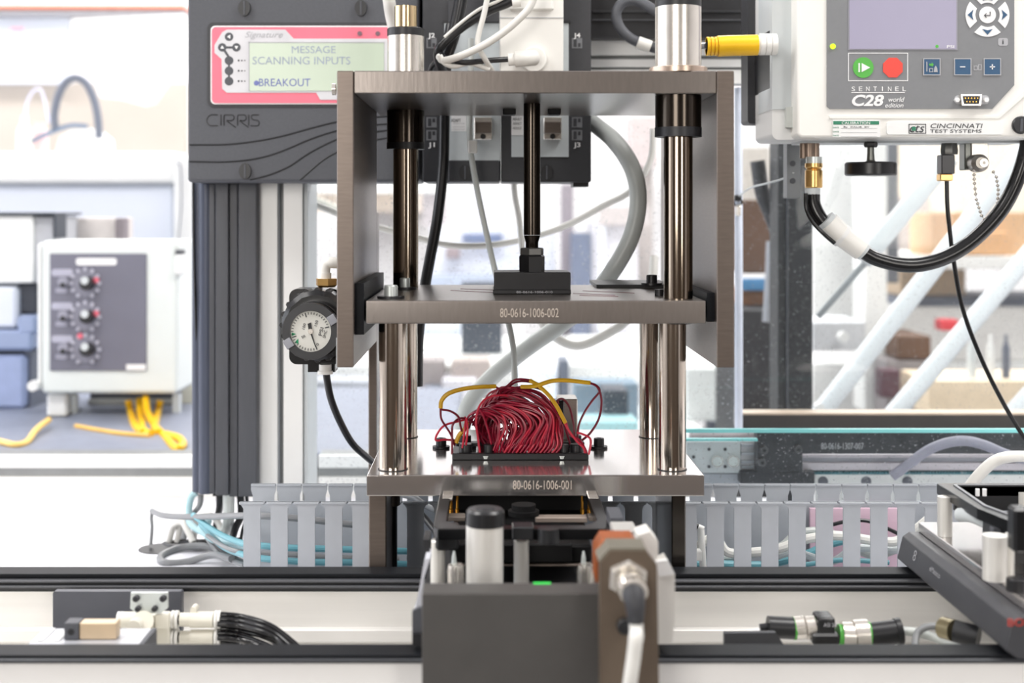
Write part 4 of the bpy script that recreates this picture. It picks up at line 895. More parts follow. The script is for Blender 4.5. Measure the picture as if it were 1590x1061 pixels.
MB().tube([(1281, 341, 1.42), (1287, 347, 1.42)], .0108, 20, 1).build('collar', LGREY, t)
MB().tube([(1286, 346, 1.42), (1306, 366, 1.42)], .0122, 24, 1).build('body', CREAM, t)
MB().tube([(1306, 366, 1.42), (1338, 389, 1.42)], .0112, 24, 1).build('body', CREAM, t)
MB().tube([(1304, 364, 1.42), (1309, 368, 1.42)], .0128, 24, 1).build('ring', WHITE, t)
MB().tube([(1337, 388, 1.42), (1342, 392, 1.42)], .0098, 20, 1).build('collar', LGREY, t)
cable('long black glossy air hose looping right from the white union', [(1340, 391, 1.42), (1360, 402, 1.42), (1395, 411, 1.42), (1430, 411, 1.42), (1470, 399, 1.42), (1510, 374, 1.42), (1550, 333, 1.42), (1575, 290, 1.42), (1592, 240, 1.42), (1600, 190, 1.43)], .0078, BLACKGL, 'hose', 'hose')
t = thing('sensor_connector', 'dark square connector with gold collar hanging under the leak tester', 'connector')
MB().lathe(P(1474, 240, 1.44), (0, 0, 1), [(0, .009), (.004, .0095), (.012, .0085), (.016, .006)], 8).build('nut', mat('dull_grey_nut', (88, 88, 86), .7, .35), t)
MB().pbox(1462, 240, 1483, 270, 1.43, 1.446, .001).build('body', mat('dark_grey_body', (72, 72, 74), .4, .35), t)
MB().pbox(1460, 270, 1480, 281, 1.432, 1.445, .001).build('gold_collar', BRASS, t)
cable('thin black cable falling from the gold-collared connector to the right edge', [(1470, 280, 1.44), (1471, 320, 1.44), (1475, 360, 1.44), (1480, 400, 1.44), (1495, 480, 1.44), (1525, 560, 1.44), (1560, 630, 1.44), (1596, 690, 1.44)], .0023, BLACKGL)
t = thing('capped_port', 'chromed port block with screw cap under the leak tester', 'port')
MB().pbox(1508, 215, 1535, 262, 1.44, 1.46, .001).build('block', NICKEL, t); MB().pbox(1498, 215, 1508, 264, 1.442, 1.46, .001).build('side', mat('dark_nickel', (110, 112, 108)), t)
MB().lathe(P(1524, 253, 1.425), (0, 1, 0), [(0, .006), (.004, .0095), (.016, .010)], 24).build('cap', mat('cap_nickel', (150, 146, 140), .9, .3), t)
MB().ring(P(1528, 253, 1.424), (0, 1, 0), .0018, .0045, .002, 20).build('cap_ring', NICKEL, t)
t = thing('bead_chain', 'small steel ball chain hanging in a loop from the capped port', 'chain')
pts = [P(*p) for p in ((1512, 265, 1.43), (1513, 285, 1.43), (1516, 310, 1.43), (1524, 335, 1.43), (1533, 346, 1.43), (1542, 335, 1.43), (1549, 315, 1.43), (1550, 295, 1.43), (1547, 275, 1.43), (1538, 260, 1.43))]
e = []
for a, b in zip(pts, pts[1:]):
    n_ = max(1, int((b-a).length/.0044))
    for i in range(n_): e.append(a.lerp(b, i/n_))
bead = None
for p in e:
    if bead is None:
        b = bmesh.new(); bmesh.ops.create_icosphere(b, subdivisions=2, radius=.0019); q = MB(); q.merge(b); bead = q.build('bead', NICKEL, t); bead.location = p
    else:
        c = bead.copy(); COL.objects.link(c); c.parent = t; c.location = p
MB().tube([(p.x, p.y, p.z) for p in e], .0004, 5, 1, world=True).build('chain_wire', NICKEL, t)

# ------------------------------------------------------------------ centre pallet
t = thing('workpiece_pallet', 'dark workpiece carrier with silver standoffs under the base plate', 'pallet')
DG = mat('dark_bronze_plate', (84, 82, 80), .3, .45, .06, 30)
zp = zy(922, .93)
MB().box(wx(655, .93), wx(936, .93), .93, .957, zy(1090, .93), zp, .0012, 2).build('front_plate', DG, t)
zt = 1.0
MB().box(wx(650, 1.0), wx(950, 1.0), .99, 1.30, zt-.03, zt-.0005, .001).build('tray', OXIDE, t)
SAT = mat('satin_aluminium', (232, 230, 224), .35, .36, .02, 30)
def st(xp, r, y_top, Y, m=NICKEL, name='standoff'):
    z1 = zy(y_top, Y); return MB().lathe((wx(xp, Y), Y, zt), (0, 0, 1), [(0, r), (z1-zt-.001, r), (z1-zt, r-.0008)], 28).build(name, m, t)
st(680, .0060, 838, 1.085, SAT); st(752.5, .0142, 813, 1.03, SAT); st(809.5, .0062, 837, 1.085, SAT); st(933, .0055, 838, 1.09, SAT)
MB().lathe((wx(753.5, 1.03), 1.03, zy(815.5, 1.03)), (0, 0, 1), [(0, .0146), (.0105, .0146), (.0125, .0130), (.0125, .0075)], 28).build('rubber_cap', RUBBER, t)
MB().lathe((wx(753.5, 1.03), 1.03, zy(815.5, 1.03)+.0125), (0, 0, 1), [(0, .0075), (.0008, .007)], 24).build('cap_hub', BLACK, t)
for xp in (708, 909):
    MB().lathe((wx(xp, 1.07), 1.07, zt), (0, 0, 1), [(0, .0065), (.016, .0070), (.021, .0062), (.0225, .004)], 24).build('locating_pin', NICKEL, t)
    MB().lathe((wx(xp-3, 1.07), 1.07, zt+.021), (0, 0, 1), [(0, .0022), (.006, .0018), (.011, .0008)], 12).build('pin_tip', ZINC, t)
NEST = mat('nest_black', (15, 16, 18), 0, .3, .05, spec=.25); NB = mat('matt_black', (14, 14, 15), 0, .6, .05, spec=.2)
zf0, zf1 = zy(839, 1.07), zy(822, 1.07); XL, XR = wx(672, 1.07), wx(950, 1.07)
def ringw(o_, i_, z0, z1, bev=.001):
    b = bmesh.new(); n = len(o_); V = [[b.verts.new((x, y, z)) for x, y in P_] for P_ in (o_, i_) for z in (z0, z1)]; o0, o1, i0, i1 = V
    for k_ in range(n):
        j = (k_+1) % n
        b.faces.new([o0[k_], o0[j], o1[j], o1[k_]]); b.faces.new([i0[k_], i1[k_], i1[j], i0[j]]); b.faces.new([o1[k_], o1[j], i1[j], i1[k_]]); b.faces.new([o0[k_], i0[k_], i0[j], o0[j]])
    bmesh.ops.recalc_face_normals(b, faces=b.faces[:]); bmesh.ops.bevel(b, geom=b.edges[:], offset=bev, segments=2, profile=.5, affect='EDGES'); q = MB(); q.merge(b); return q
YR = 1.42
o_ = [(XL, YR), (XL, 1.08), (XL+.004, 1.07), (XR-.004, 1.07), (XR, 1.08), (XR, YR)]
i_ = [(XL+.010, YR-.012), (XL+.010, 1.10), (XL+.02, 1.084), (XR-.02, 1.084), (XR-.010, 1.10), (XR-.010, YR-.012)]
nest = ringw(o_, i_, zf0, zf1).build('nest_frame', NEST, t, label='glossy black nest frame')
MB().box(XL+.013, XR-.013, 1.11, 1.4, zt+.012, 1.027, .002).build('nest_body', NB, nest)
MB().box(XL+.02, XR-.02, 1.108, 1.4, zt+.010, zt+.0115, .0003).build('nest_sill', mat('tan_part', (170, 156, 146), .4, .35), nest)
MB().box(XL+.016, XR-.03, 1.096, 1.11, zt+.016, 1.031, .001).build('nest_body', NB, nest)
MB().pbox(795, 819, 829, 839.5, 1.064, 1.083, .001).build('clamp_block', BLACK, nest)
MB().pbox(676, 822, 712, 856, 1.074, 1.10, .002).build('clamp_block', BLACK, nest)
MB().lathe(P(852, 845, 1.062), (0, 0, 1), [(0, .006), (.001, .0085), (.0125, .0085)], 24).build('bumper', BLACK, nest)
zb1 = zy(771, 1.2)-.0006
MB().box(wx(697, 1.22), wx(924, 1.22), 1.24, 1.40, zb1-.024, zb1, .001).build('test_block', NB, t)
MB().box(wx(831, 1.16), wx(912, 1.16), 1.16, 1.172, zy(812, 1.16), zy(804, 1.16), .0006).build('part_edge', mat('tan_part', (170, 156, 146), .4, .35), t)
for a_, b_ in ((692, 722), (914, 938)):
    MB().box(wx(a_, 1.16), wx(b_, 1.16), 1.16, 1.175, zy(810, 1.16), zy(803, 1.16), .0006).build('part_edge', mat('tan_part2', (130, 120, 112), .4, .35), t)
MB().lathe((wx(813, 1.17), 1.17, zy(808, 1.15)), (0, 0, 1), [(0, .0135), (.004, .0135), (.0045, .0105), (zb1-zy(808, 1.15), .0105)], 28).build('centre_boss', NB, t)
for xp in (700.5, 710, 904, 914.5):
    zc_ = zy(801, 1.21); MB().lathe((wx(xp, 1.21), 1.21, zc_), (0, 0, 1), [(0, .0018), (.006, .0021), (.0065, .0013), (zb1-zc_, .0013)], 12).build('contact_pin', GOLD, t)
MB().box(wx(828, .956), wx(855, .956), .9535, .9568, zp, zp+.0004).build('green_strip', GLED, t)
for x0_, x1_ in ((XL+.003, XL+.012), (XR-.010, XR-.001)):
    MB().box(x0_, x1_, 1.185, 1.24, zf1+.0002, zb1-.0002, .0005).build('chrome_tab', NICKEL, t)
# pallet plastic side at the left
WSIDE = mat('cloudy_plastic', (206, 208, 216), 0, .4, .05, 20)
MB().prism([(660, 868), (657, 880), (651, 915), (644, 948), (640, 962), (640, 985), (656, 985), (656, 905), (668, 868)], 1.0, 1.03).build('side_skirt', WSIDE, t)
MB().pbox(640, 985, 656, 1003, .98, 1.02).build('skirt_foot', BLACK, t)
MB().prism([(640, 950), (650, 944), (656, 944), (656, 988), (640, 985)], .985, .99).build('skirt_pad', CHAR, t)
MB().pbox(657, 838, 667, 880, 1.02, 1.05).build('corner_block', BLACK, t)
t = thing('sensor_bracket', 'tall brown steel bracket holding the hex-nut cable connector', 'bracket')
BRZ = mat('brown_steel', (112, 99, 86), .55, .42, .07, 40)
MB().prism([(932, 1100), (932, 874), (948, 856), (1003, 856), (1020, 878), (1024, 1100)], .90, .915).build('plate', BRZ, t)
MB().prism([(932, 874), (948, 856), (1003, 856), (1003, 852), (946, 852), (929, 872)], .902, .93).build('plate_edge', mat('grey_edge2', (128, 124, 112), .4, .45), t)
s = MB().disc(971, 975, 12.5, .893, .007, 28, .001).build('screw', OXIDE, t); MB().disc(971, 975, 5.5, .8925, .002, 6).build('socket', BLACK, s)
t = thing('orange_guard', 'orange-brown chamfered plastic guard behind the hex-nut connector', 'cover')
MB().prism([(925, 905), (925, 858), (936, 840), (985, 840), (998, 858), (998, 905)], .93, .96).build('body', ORANGE, t)
MB().prism([(925, 858), (936, 840), (985, 840), (998, 858), (994, 862), (982, 847), (940, 847), (930, 862)], .928, .931).build('rim', mat('orange_rim', (190, 106, 60), 0, .4), t)
t = thing('white_slide_block', 'stepped off-white plastic block right of the hex-nut connector', 'block')
WB = mat('milky_block', (226, 224, 218), 0, .5, .03, 20)
MB().prism([(990, 832), (1009, 826), (1022, 842), (1022, 880), (1037, 872), (1048, 892), (1048, 962), (1044, 1000), (1010, 1000), (990, 900)], .975, 1.0).build('body', WB, t)
MB().prism([(1018, 872), (1037, 870), (1048, 892), (1024, 896)], .972, .976).build('top_face', WHITE, t)
MB().pbox(952, 824, 990, 842, 1.02, 1.05, .001).build('switch', mat('switch_grey', (190, 188, 184), .2, .4), t); MB().pbox(964, 828, 982, 838, 1.018, 1.021).build('switch_window', CHAR, t)
MB().pbox(948, 805, 968, 824, 1.06, 1.1).build('rear_block', CHAR, t)
t = thing('round_connector', 'nickel hex-nut round connector with black boot on the brown bracket', 'connector')
c = P(973, 896, .90); ax = Vector((.004, -.03, -.008)).normalized()
MB().lathe(c, ax, [(0, .0128), (.0008, .0136), (.005, .0136), (.0058, .0126)], 6, .45).build('hex_nut', NICKEL, t)
q = MB(); q.lathe(c+ax*.0058, ax, [(0, .0085), (.002, .0095), (.007, .0095), (.008, .0085), (.009, .0095), (.014, .0095), (.015, .0085)], 28); q.build('knurled_collar', mat('bright_nickel', (222, 216, 206), .9, .22), t)
c2 = c+ax*.0208; ax2 = Vector((.15, -.35, -1)).normalized()
MB().tube([tuple(c2-ax*.004), tuple(c2+Vector((.0005, -.003, -.006))), tuple(c2+Vector((.001, -.004, -.018)))], .0082, 18, 4, world=True, taper=.62).build('boot', CHAR2, t)
e0 = c2+Vector((.001, -.004, -.016))
pts = [e0, e0+Vector((.0003, -.001, -.012)), P(988, 985, .862), P(984, 1020, .86), P(977, 1070, .86), P(970, 1130, .87)]
MB().tube([tuple(p) for p in pts], .0046, 14, 6, world=True).build('cable', WCABLE, None, 'white cable hanging down from the round hex-nut connector', 'cable')

# ------------------------------------------------------------------ right pallet
t = thing('workpiece_pallet', 'dark workpiece carrier with sloped side and black nest at the right edge', 'pallet')
zpr = 1.011; CAR = mat('dark_grey_carrier', (70, 71, 75), .1, .42, .06, 40, .02)
def rbox(x0, x1, y0, y1, z0, z1): return MB().box(x0, x1, y0, y1, z0, z1)
xl = wx(1430, 1.21)
xl = .377
# tray: sloped left skirt running in depth
YA, YBk = .965, 1.225
q = MB(); b = bmesh.new()
def skirt_section(Y): return [(xl, Y, zpr), (xl-.006, Y, zpr-.004), (xl-.011, Y, zpr-.024), (xl-.002, Y, zpr-.03), (xl+.3, Y, zpr-.03), (xl+.3, Y, zpr)]
A = [b.verts.new(p) for p in skirt_section(YA)]; B = [b.verts.new(p) for p in skirt_section(YBk)]
b.faces.new(A); b.faces.new(B[::-1])
for i in range(6): b.faces.new([A[i], B[i], B[(i+1) % 6], A[(i+1) % 6]])
bmesh.ops.recalc_face_normals(b, faces=b.faces[:]); bmesh.ops.bevel(b, geom=b.edges[:], offset=.0012, segments=2, profile=.5, affect='EDGES'); q.merge(b)
tray = q.build('tray', CAR, t)
MB().box(xl+.008, xl+.3, YA+.003, YBk-.002, zpr+.0002, zpr+.009, .0006).build('steel_plate', STEEL_TOP, t)
zs_ = zpr+.009
lettering('BOSCH', 1596, 967, 62, 12, YA-.0006, mat('red_print', (196, 60, 46), 0, .5), tray)
def side_mark(name, Yc, zc, ly, lz, s=None):
    cu = bpy.data.curves.new('t', 'FONT'); cu.body = s; ob = bpy.data.objects.new('t', cu); me = bpy.data.meshes.new_from_object(ob); bpy.data.objects.remove(ob); bpy.data.curves.remove(cu)
    xs = [v.co.x for v in me.vertices]; ys = [v.co.y for v in me.vertices]; b = bmesh.new(); b.from_mesh(me); bpy.data.meshes.remove(me)
    for v in b.verts:
        u = (v.co.x-min(xs))/(max(xs)-min(xs)); w_ = (v.co.y-min(ys))/(max(ys)-min(ys)); z = zc+(w_-.5)*lz
        v.co = (xl-.006-.005*(zpr-.004-z)/.020-.0004, Yc-(u-.5)*ly, z)
    q = MB(); q.merge(b); return q.build(name, GPRINT, tray)
side_mark('lettering', 1.128, zpr-.011, .026, .0042, 'eMateco')
side_mark('emblem', 1.182, zpr-.011, .007, .009, '8')
# nest
def stp(xp, yb, r, zt_, m=SAT):
    pass
ztn = zs_+.040
def nx(px_, Y): return wx(px_, Y)
for (X, Y, r) in ((nx(1467, 1.17), 1.17, .0062), (nx(1545, 1.03), 1.03, .0092), (nx(1590, 1.19), 1.19, .006), (nx(1568, 1.035), 1.035, .0035)):
    MB().lathe((X, Y, zs_+.0002), (0, 0, 1), [(0, r), (.034, r)], 28).build('standoff', SAT, t)
MB().lathe((nx(1577, 1.0), 1.0, zs_+.0002), (0, 0, 1), [(0, .0068), (.0085, .0068), (.0095, .006)], 24).build('cap_screw', OXIDE, t)
# nest frame: hollow chamfered frame, ring of walls
x0, x1, y0, y1 = nx(1460, 1.19), nx(1460, 1.19)+.2, 1.015, 1.20
outer = [(x0, y1), (x0, 1.10), (x0+.012, 1.035), (x0+.028, y0), (x1, y0), (x1, y1)]
inner = [(x0+.014, y1-.012), (x0+.010, 1.105), (x0+.024, 1.045), (x0+.036, y0+.012), (x1-.012, y0+.012), (x1-.012, y1-.012)]
def ringwall(o_, i_, z0, z1):
    b = bmesh.new(); n = len(o_)
    V = [[b.verts.new((x, y, z)) for x, y in P_] for P_ in (o_, i_) for z in (z0, z1)]
    o0, o1, i0, i1 = V
    for k_ in range(n):
        j = (k_+1) % n
        b.faces.new([o0[k_], o0[j], o1[j], o1[k_]]); b.faces.new([i0[k_], i1[k_], i1[j], i0[j]])
        b.faces.new([o1[k_], o1[j], i1[j], i1[k_]]); b.faces.new([o0[k_], i0[k_], i0[j], o0[j]])
    bmesh.ops.recalc_face_normals(b, faces=b.faces[:]); bmesh.ops.bevel(b, geom=b.edges[:], offset=.0008, segments=2, profile=.5, affect='EDGES'); q = MB(); q.merge(b); return q
zN0, zN1 = zy(847, 1.015), zy(827, 1.015)
nf = ringwall(outer, inner, zN0, zN1).build('nest_frame', BLACKGL, t, label='glossy black chamfered nest frame')
ringwall([(a-.0028*(1 if k_ in (0, 1, 2, 3) else -1), b_-(.0028 if k_ in (2, 3, 4) else -.0028 if k_ in (0, 5) else 0)) for k_, (a, b_) in enumerate(inner)], inner, zN1-.0002, zN1+.0012).build('nest_rim', mat('lit_edge_grey', (120, 122, 126), 0, .35), nf)  # light on the frame's inner edge, put in as a grey ring
MB().box(x0+.012, x1-.012, y1-.012, y1-.008, zs_+.018, zN1).build('nest_back_wall', BLACK, nf)
MB().box(x0+.02, x1-.02, y0+.02, y1-.02, zs_+.016, zs_+.019).build('nest_floor', DG, nf)
MB().lathe((x0+.05, 1.14, zs_+.018), (0, 0, 1), [(0, .004), (.012, .004)], 16).build('peg', CREAM, nf)
for dx in (.0, .006): MB().lathe((x0+.022+dx, 1.16, zN1-.003), (0, 0, 1), [(0, .0018), (.006, .0018)], 12).build('sleeve', WPRINT, nf)
q = MB(); q.tube([(1490, 800, 1.14), (1505, 800, 1.13), (1522, 806, 1.12), (1535, 812, 1.11)], .006, 12, 4); q.build('moulded_rib', LGREY, nf)
MB().box(x0+.008, x0+.013, 1.055, 1.11, zs_+.006, zN0+.004, .0005).build('side_clip', BLACKGL, t)
MB().box(x0+.013, x0+.045, 1.06, 1.064, zs_+.004, zN0+.002, .0005).build('front_flap', OXIDE, t)
MB().box(x0+.002, x0+.010, 1.07, 1.078, zs_+.012, zN0, .0005).build('side_rib', CHAR, t)
MB().pbox(1575, 790, 1600, 860, .995, 1.01, .002).build('corner_clamp', BLACKGL, t)
t = thing('pallet_connector', 'dark sloped corner piece with brass-ringed plug below the right carrier', 'connector')
MB().tube([(1464, 975, 1.06), (1482, 980, 1.05)], .0085, 18, 1).build('ring', mat('dull_brass_ring', (150, 140, 112), .8, .3), t)
MB().tube([(1482, 980, 1.05), (1520, 990, 1.04)], .0085, 18, 1).build('body', BLACK, t)
cable('grey cable bowing from the brass-ringed plug', [(1420, 1010, 1.05), (1424, 985, 1.06), (1436, 975, 1.06), (1450, 973, 1.06), (1466, 976, 1.06)], .0028, MCABLE)

# ------------------------------------------------------------------ items in the conveyor channel
t = thing('mounting_plate', 'dark rectangular plate fixed in the channel at lower left', 'plate')
MB().prism(rounded(82, 919, 282, 985, 3), 1.16, 1.168).build('plate', mat('slate_plate', (74, 76, 84), .2, .42, .06, 30), t)
t = thing('angle_bracket', 'small zinc angle bracket with four black screws on the dark plate', 'bracket')
MB().prism([(203, 921), (260, 921), (260, 945), (250, 953), (212, 953), (202, 945)], 1.094, 1.0975).build('plate', ZINC, t)
for a, b in ((210, 931), (252, 931), (213, 947), (239, 947)):
    s = MB().disc(a, b, 5 if b < 940 else 4.4, 1.0895, .0048, 20, .0006).build('screw', CHAR2, t); MB().disc(a, b, 2.2, 1.0891, .001, 6).build('socket', BLACK, s)
t = thing('push_in_manifold', 'off-white push-in pneumatic manifold feeding the black tubes at lower left', 'fitting')
MF = mat('ivory_plastic', (226, 222, 208), 0, .4, .02, 30)
MB().tube([(190, 963, 1.11), (272, 963, 1.11)], .0066, 20, 1).build('body', MF, t); MB().pbox(236, 955, 262, 1008, 1.10, 1.112, .002, 2).build('body', MF, t)
MB().pbox(240, 955, 262, 978, 1.094, 1.10, .001, 2).build('boss', MF, t)
MB().tube([(222, 975, 1.10), (222, 965, 1.085)], .0085, 18, 1).build('port', MF, t); MB().tube([(216, 968, 1.09), (208, 976, 1.08)], .0065, 16, 1).build('port', MF, t)
for (ya, yb) in ((950, 975), (978, 1003)):
    ym = (ya+yb)/2; r = (yb-ya)/2*1.1/F
    MB().tube([(280, ym, 1.11), (302, ym, 1.11)], r*.85, 20, 1).build('union', MF, t)
    MB().tube([(296, ym, 1.11), (332, ym, 1.11)], r, 20, 1).build('union', MF, t)
    for a in (267, 273, 334, 339): MB().tube([(a, ym, 1.11), (a+4, ym, 1.11)], r*1.12, 20, 1).build('release_ring', CREAM, t)
    MB().tube([(276, ym, 1.11), (281, ym, 1.11)], r*.6, 16, 1).build('neck', BLACK, t)
MB().disc(300, 948, 5, 1.108, .01, 20).build('cap', MF, t)
for a in (183, 188): MB().tube([(a, 962, 1.11), (a+4, 962, 1.11)], .0062, 20, 1).build('release_ring', CREAM, t)
for a in (227, 233): MB().tube([(a, 990, 1.105), (a+4, 990, 1.105)], .0062, 20, 1).build('release_ring', CREAM, t)
lab = ['topmost', 'second', 'third', 'fourth', 'fifth', 'sixth', 'lowest']
for i in range(7):
    y0_ = 955+7.2*i; dY = .004*(i % 3); w_ = [462, 452, 443, 432, 418, 402, 388][i]
    q = [(338, y0_, 1.11), (352, y0_+.3, 1.11), (375, y0_+3+.2*i, 1.11), (405, y0_+11, 1.10), (430, y0_+23, 1.095), (w_, max(1004, y0_+38), 1.085), (w_+16, 1020, 1.08)]
    q = [p for j, p in enumerate(q) if j < 3 or p[0] <= w_+16]
    if i > 3: q = q[:3]+[(w_, 1004, 1.09), (w_+16, 1016, 1.08)]
    cable(lab[i]+' black air tube fanning out of the white manifold', [(p[0], p[1], p[2]-dY) for p in q], .0023, BLACKGL, 'air_tube', 'tube', 'black air tubes')
t = thing('channel_bracket', 'light grey sheet shelf under the small block at lower left', 'bracket')
SH = mat('shelf_grey', (186, 188, 194), .2, .4)
zsh = zy(1003, 1.01)
MB().box(wx(40, 1.01), wx(214, 1.01), 1.01, 1.052, zsh-.002, zsh, .0004).build('shelf', SH, t)
MB().box(wx(214, 1.01), wx(222, 1.01), 1.01, 1.052, zsh-.02, zsh+.0004, .0004).build('edge', CHAR, t)
for xx in (58, 84): MB().box(wx(xx, 1.02), wx(xx+8, 1.02), 1.02, 1.05, zsh+.0001, zsh+.001).build('notch', WHITE, t)
t = thing('flow_block', 'small tan and black block on the light shelf at lower left', 'block')
zq = zy(968, 1.022)
MB().box(wx(99, 1.022), wx(122, 1.022), 1.022, 1.036, zsh+.0003, zq, .0008, 2).build('end_cap', CHAR, t)
MB().disc(110, 982, 5, 1.0215, .001, 20).build('port', BLACK, t)
MB().box(wx(122.5, 1.022), wx(180, 1.022), 1.023, 1.035, zsh+.0003, zq-.0003, .001, 2).build('body', mat('tan_anodised', (208, 186, 156), .3, .4), t)
# right of channel
t = thing('cover_wedge', 'dark grey low wedge in the channel right of the white block', 'cover')
MB().prism([(1125, 984), (1205, 983), (1220, 1006), (1125, 1006)], 1.06, 1.066).build('wedge', CHAR2, t)
MB().tube([(1160, 986, 1.08), (1180, 981, 1.08)], .003, 10, 1).build('pin', WPRINT, t)
t = thing('round_connector', 'black round plug with knurled nickel ring left of the green seal', 'connector')
def seg_(pts, r, name, m, par): return MB().tube(pts, r, 20, 1).build(name, m, par)
YQ = 1.09
seg_([(1180, 976, YQ), (1195, 974, YQ)], .0035, 'tail', RUBBER, t); seg_([(1192, 974, YQ), (1232, 976, YQ)], .0088, 'body', RUBBER, t)
seg_([(1232, 976, YQ), (1235, 976, YQ)], .0092, 'green_ring', GREEN, t)
for a in (1234, 1251): seg_([(a, 975.5, YQ), (a+14, 974, YQ)], .0092, 'knurled_ring', NICKEL, t)
seg_([(1264, 973, YQ), (1273, 972, YQ)], .0072, 'seal', GREEN, t)
t = thing('tee_splitter', 'black T-shaped sensor splitter between the two nickel connectors', 'connector')
MB().pbox(1270, 960, 1298, 1004, YQ-.012, YQ+.01, .003, 3).build('body', BLACKGL, t)
MB().pbox(1262, 985, 1305, 1004, YQ-.014, YQ+.01, .002).build('foot', BLACKGL, t); lettering('ASI 24', 1289, 971, 20, 6, YQ-.0124, GPRINT, t)
t = thing('round_connector', 'large knurled nickel connector with black boot right of the splitter', 'connector')
seg_([(1300, 988, YQ), (1308, 989, YQ)], .0095, 'seal', GREEN, t)
seg_([(1306, 988, YQ), (1325, 989, YQ)], .0115, 'knurled_ring', NICKEL, t); seg_([(1326, 987, YQ), (1347, 986, YQ)], .0125, 'knurled_ring', NICKEL, t)
seg_([(1347, 986, YQ), (1350, 986, YQ)], .0105, 'green_ring', GREEN, t); seg_([(1350, 986, YQ), (1392, 981, YQ)], .0095, 'boot', RUBBER, t); seg_([(1391, 981, YQ), (1399, 980, YQ)], .0105, 'boot_flange', RUBBER, t)
cable('light grey cable leaving the black boot to the right in the channel', [(1396, 980, YQ), (1420, 982, YQ), (1450, 990, YQ), (1485, 1003, 1.08), (1500, 1012, 1.08)], .0036, GCABLE)
# ================================================================== BACKGROUND
def bx(name, label, cat, m, x0, y0, x1, y1, Y0, Y1, bev=.004, group=None):
    return MB().pbox(x0, y0, x1, y1, Y0, Y1, bev, 2).build(name, m, None, label, cat, group)
BLUW = mat('cool_white_panel', (222, 228, 240), 0, .5, .02, 4)
BGREY = mat('blue_grey_metal', (150, 164, 196), .1, .45, .04, 6)
SLATE = mat('slate_paint', (104, 110, 124), 0, .5, .05, 8)
DSLATE = mat('dark_slate', (62, 68, 78), 0, .5, .08, 8)
BEIGE = mat('beige_wall', (194, 185, 176), 0, .7, .03, 3)
CARD = mat('cardboard', (214, 176, 138), 0, .7, .05, 6)
BROWN = mat('brown_case', (96, 70, 54), 0, .6, .08, 10)
TUBEM = mat('pale_blue_tube', (222, 228, 232), 0, .35, .02, 10)
# bench carrying the left control box
zb = zy(676, 2.3)
YBn = 2.3
t = thing('workbench', 'dark blue-grey bench top behind the white aluminium profile at left', 'bench')
MB().box(wx(-700, 2.0), wx(700, 2.0), 2.0, 2.75, zy(708, 2.0)-.02, zy(708, 2.0)+.004, .003).build('bench_top', mat('bench_top_slate', (128, 134, 150), 0, .45), t)
for x in (-1.2, -.1):
    for y in (2.05, 2.7): MB().box(x-.03, x+.03, y-.03, y+.03, 0, zy(708, 2.0)-.02).build('leg', ALU, t)
zbt = zy(708, 2.0)+.004
t = thing('control_box', 'white control box with grey dial panel standing at the left', 'control box')
YX = 2.35
cb = MB().pbox(64, 374, 276, 612, YX, YX+.14, .008, 3).build('housing', mat('greenish_white_box', (224, 230, 228), 0, .45, .02, 10), t)
MB().pbox(58, 378, 64, 606, YX+.004, YX+.03, .003).build('lid_edge', WHITE, t)
pn = MB().pbox(77, 394, 227, 576, YX-.004, YX+.001, .001).build('dial_panel', mat('purple_grey_panel', (112, 112, 126), 0, .5, .06, 6), t)
MB().prism(rounded(118, 401, 181, 412, 4), YX-.0052, YX-.003).build('name_strip', WPRINT, pn)
MB().pbox(196, 566, 226, 575, YX-.0052, YX-.003).build('name_strip', WPRINT, pn)
for i, yy in enumerate((440, 492, 543)):
    MB().prism(rounded(80, yy-22, 113, yy-11, 4), YX-.005, YX-.003).build('caption', mat('caption_grey', (176, 176, 192), 0, .5), pn)
    kn = MB().disc(97, yy-2, 8, YX-.016, .012, 20, .001).build('push_button', mat('button_grey', (150, 150, 164), 0, .4), t)
    MB().disc(97, yy+3, 4, YX-.018, .002, 12).build('button_shadow_ring', BLACK, kn)
    MB().prism(rounded(86, yy+7, 104, yy+15, 3), YX-.005, YX-.003).build('caption', mat('caption_grey2', (160, 160, 176), 0, .5), pn)
    sc = MB().disc(132, yy, 21, YX-.0055, .002, 32).build('dial_scale', mat('scale_grey', (132, 132, 146), 0, .5), t)
    q = MB()
    for k_ in range(11):
        a = math.radians(120+30*k_); q.disc(132+22*math.cos(a), yy+22*math.sin(a), 3.2, YX-.0072, .001, 8)
    q.build('scale_marks', mat('mark_grey', (184, 184, 198), 0, .5), sc)
    kb = MB().disc(132, yy+1, 10, YX-.03, .026, 24, .002).build('dial_knob', BLACK, t)
    MB().disc(131, yy-4, 6, YX-.032, .003, 16).build('knob_cap', LGREY, kb)
    rp = (149, yy-5) if i < 2 else (124, yy-21)
    MB().disc(rp[0], rp[1], 4.5, YX-.009, .004, 12).build('red_mark', mat('soft_red', (226, 110, 128), 0, .5), t)
MB().pbox(271, 396, 283, 427, YX-.012, YX+.02, .003).build('latch', WHITE, t); MB().pbox(272, 388, 282, 396, YX-.008, YX+.02).build('latch_pin', CHAR, t)
MB().disc(50, 600, 8, YX-.005, .02, 20).build('side_knob', WHITE, t); MB().pbox(50, 596, 62, 604, YX, YX+.01).build('side_knob_stem', LGREY, t)
MB().pbox(72, 612, 103, 650, YX+.02, YX+.08, .004).build('pillar', WHITE, t); MB().box(wx(66, YX), wx(106, YX), YX, YX+.1, zbt, zy(650, YX+.02), .004).build('pillar_foot', LGREY, t)
MB().cyl(P(115, 612, YX+.05), (wx(115, YX+.05), YX+.05, zbt), .008).build('leg', LGREY, t)
MB().box(wx(268, YX+.05), wx(278, YX+.05), YX+.05, YX+.07, zbt, zy(612, YX+.05)).build('leg', LGREY, t)
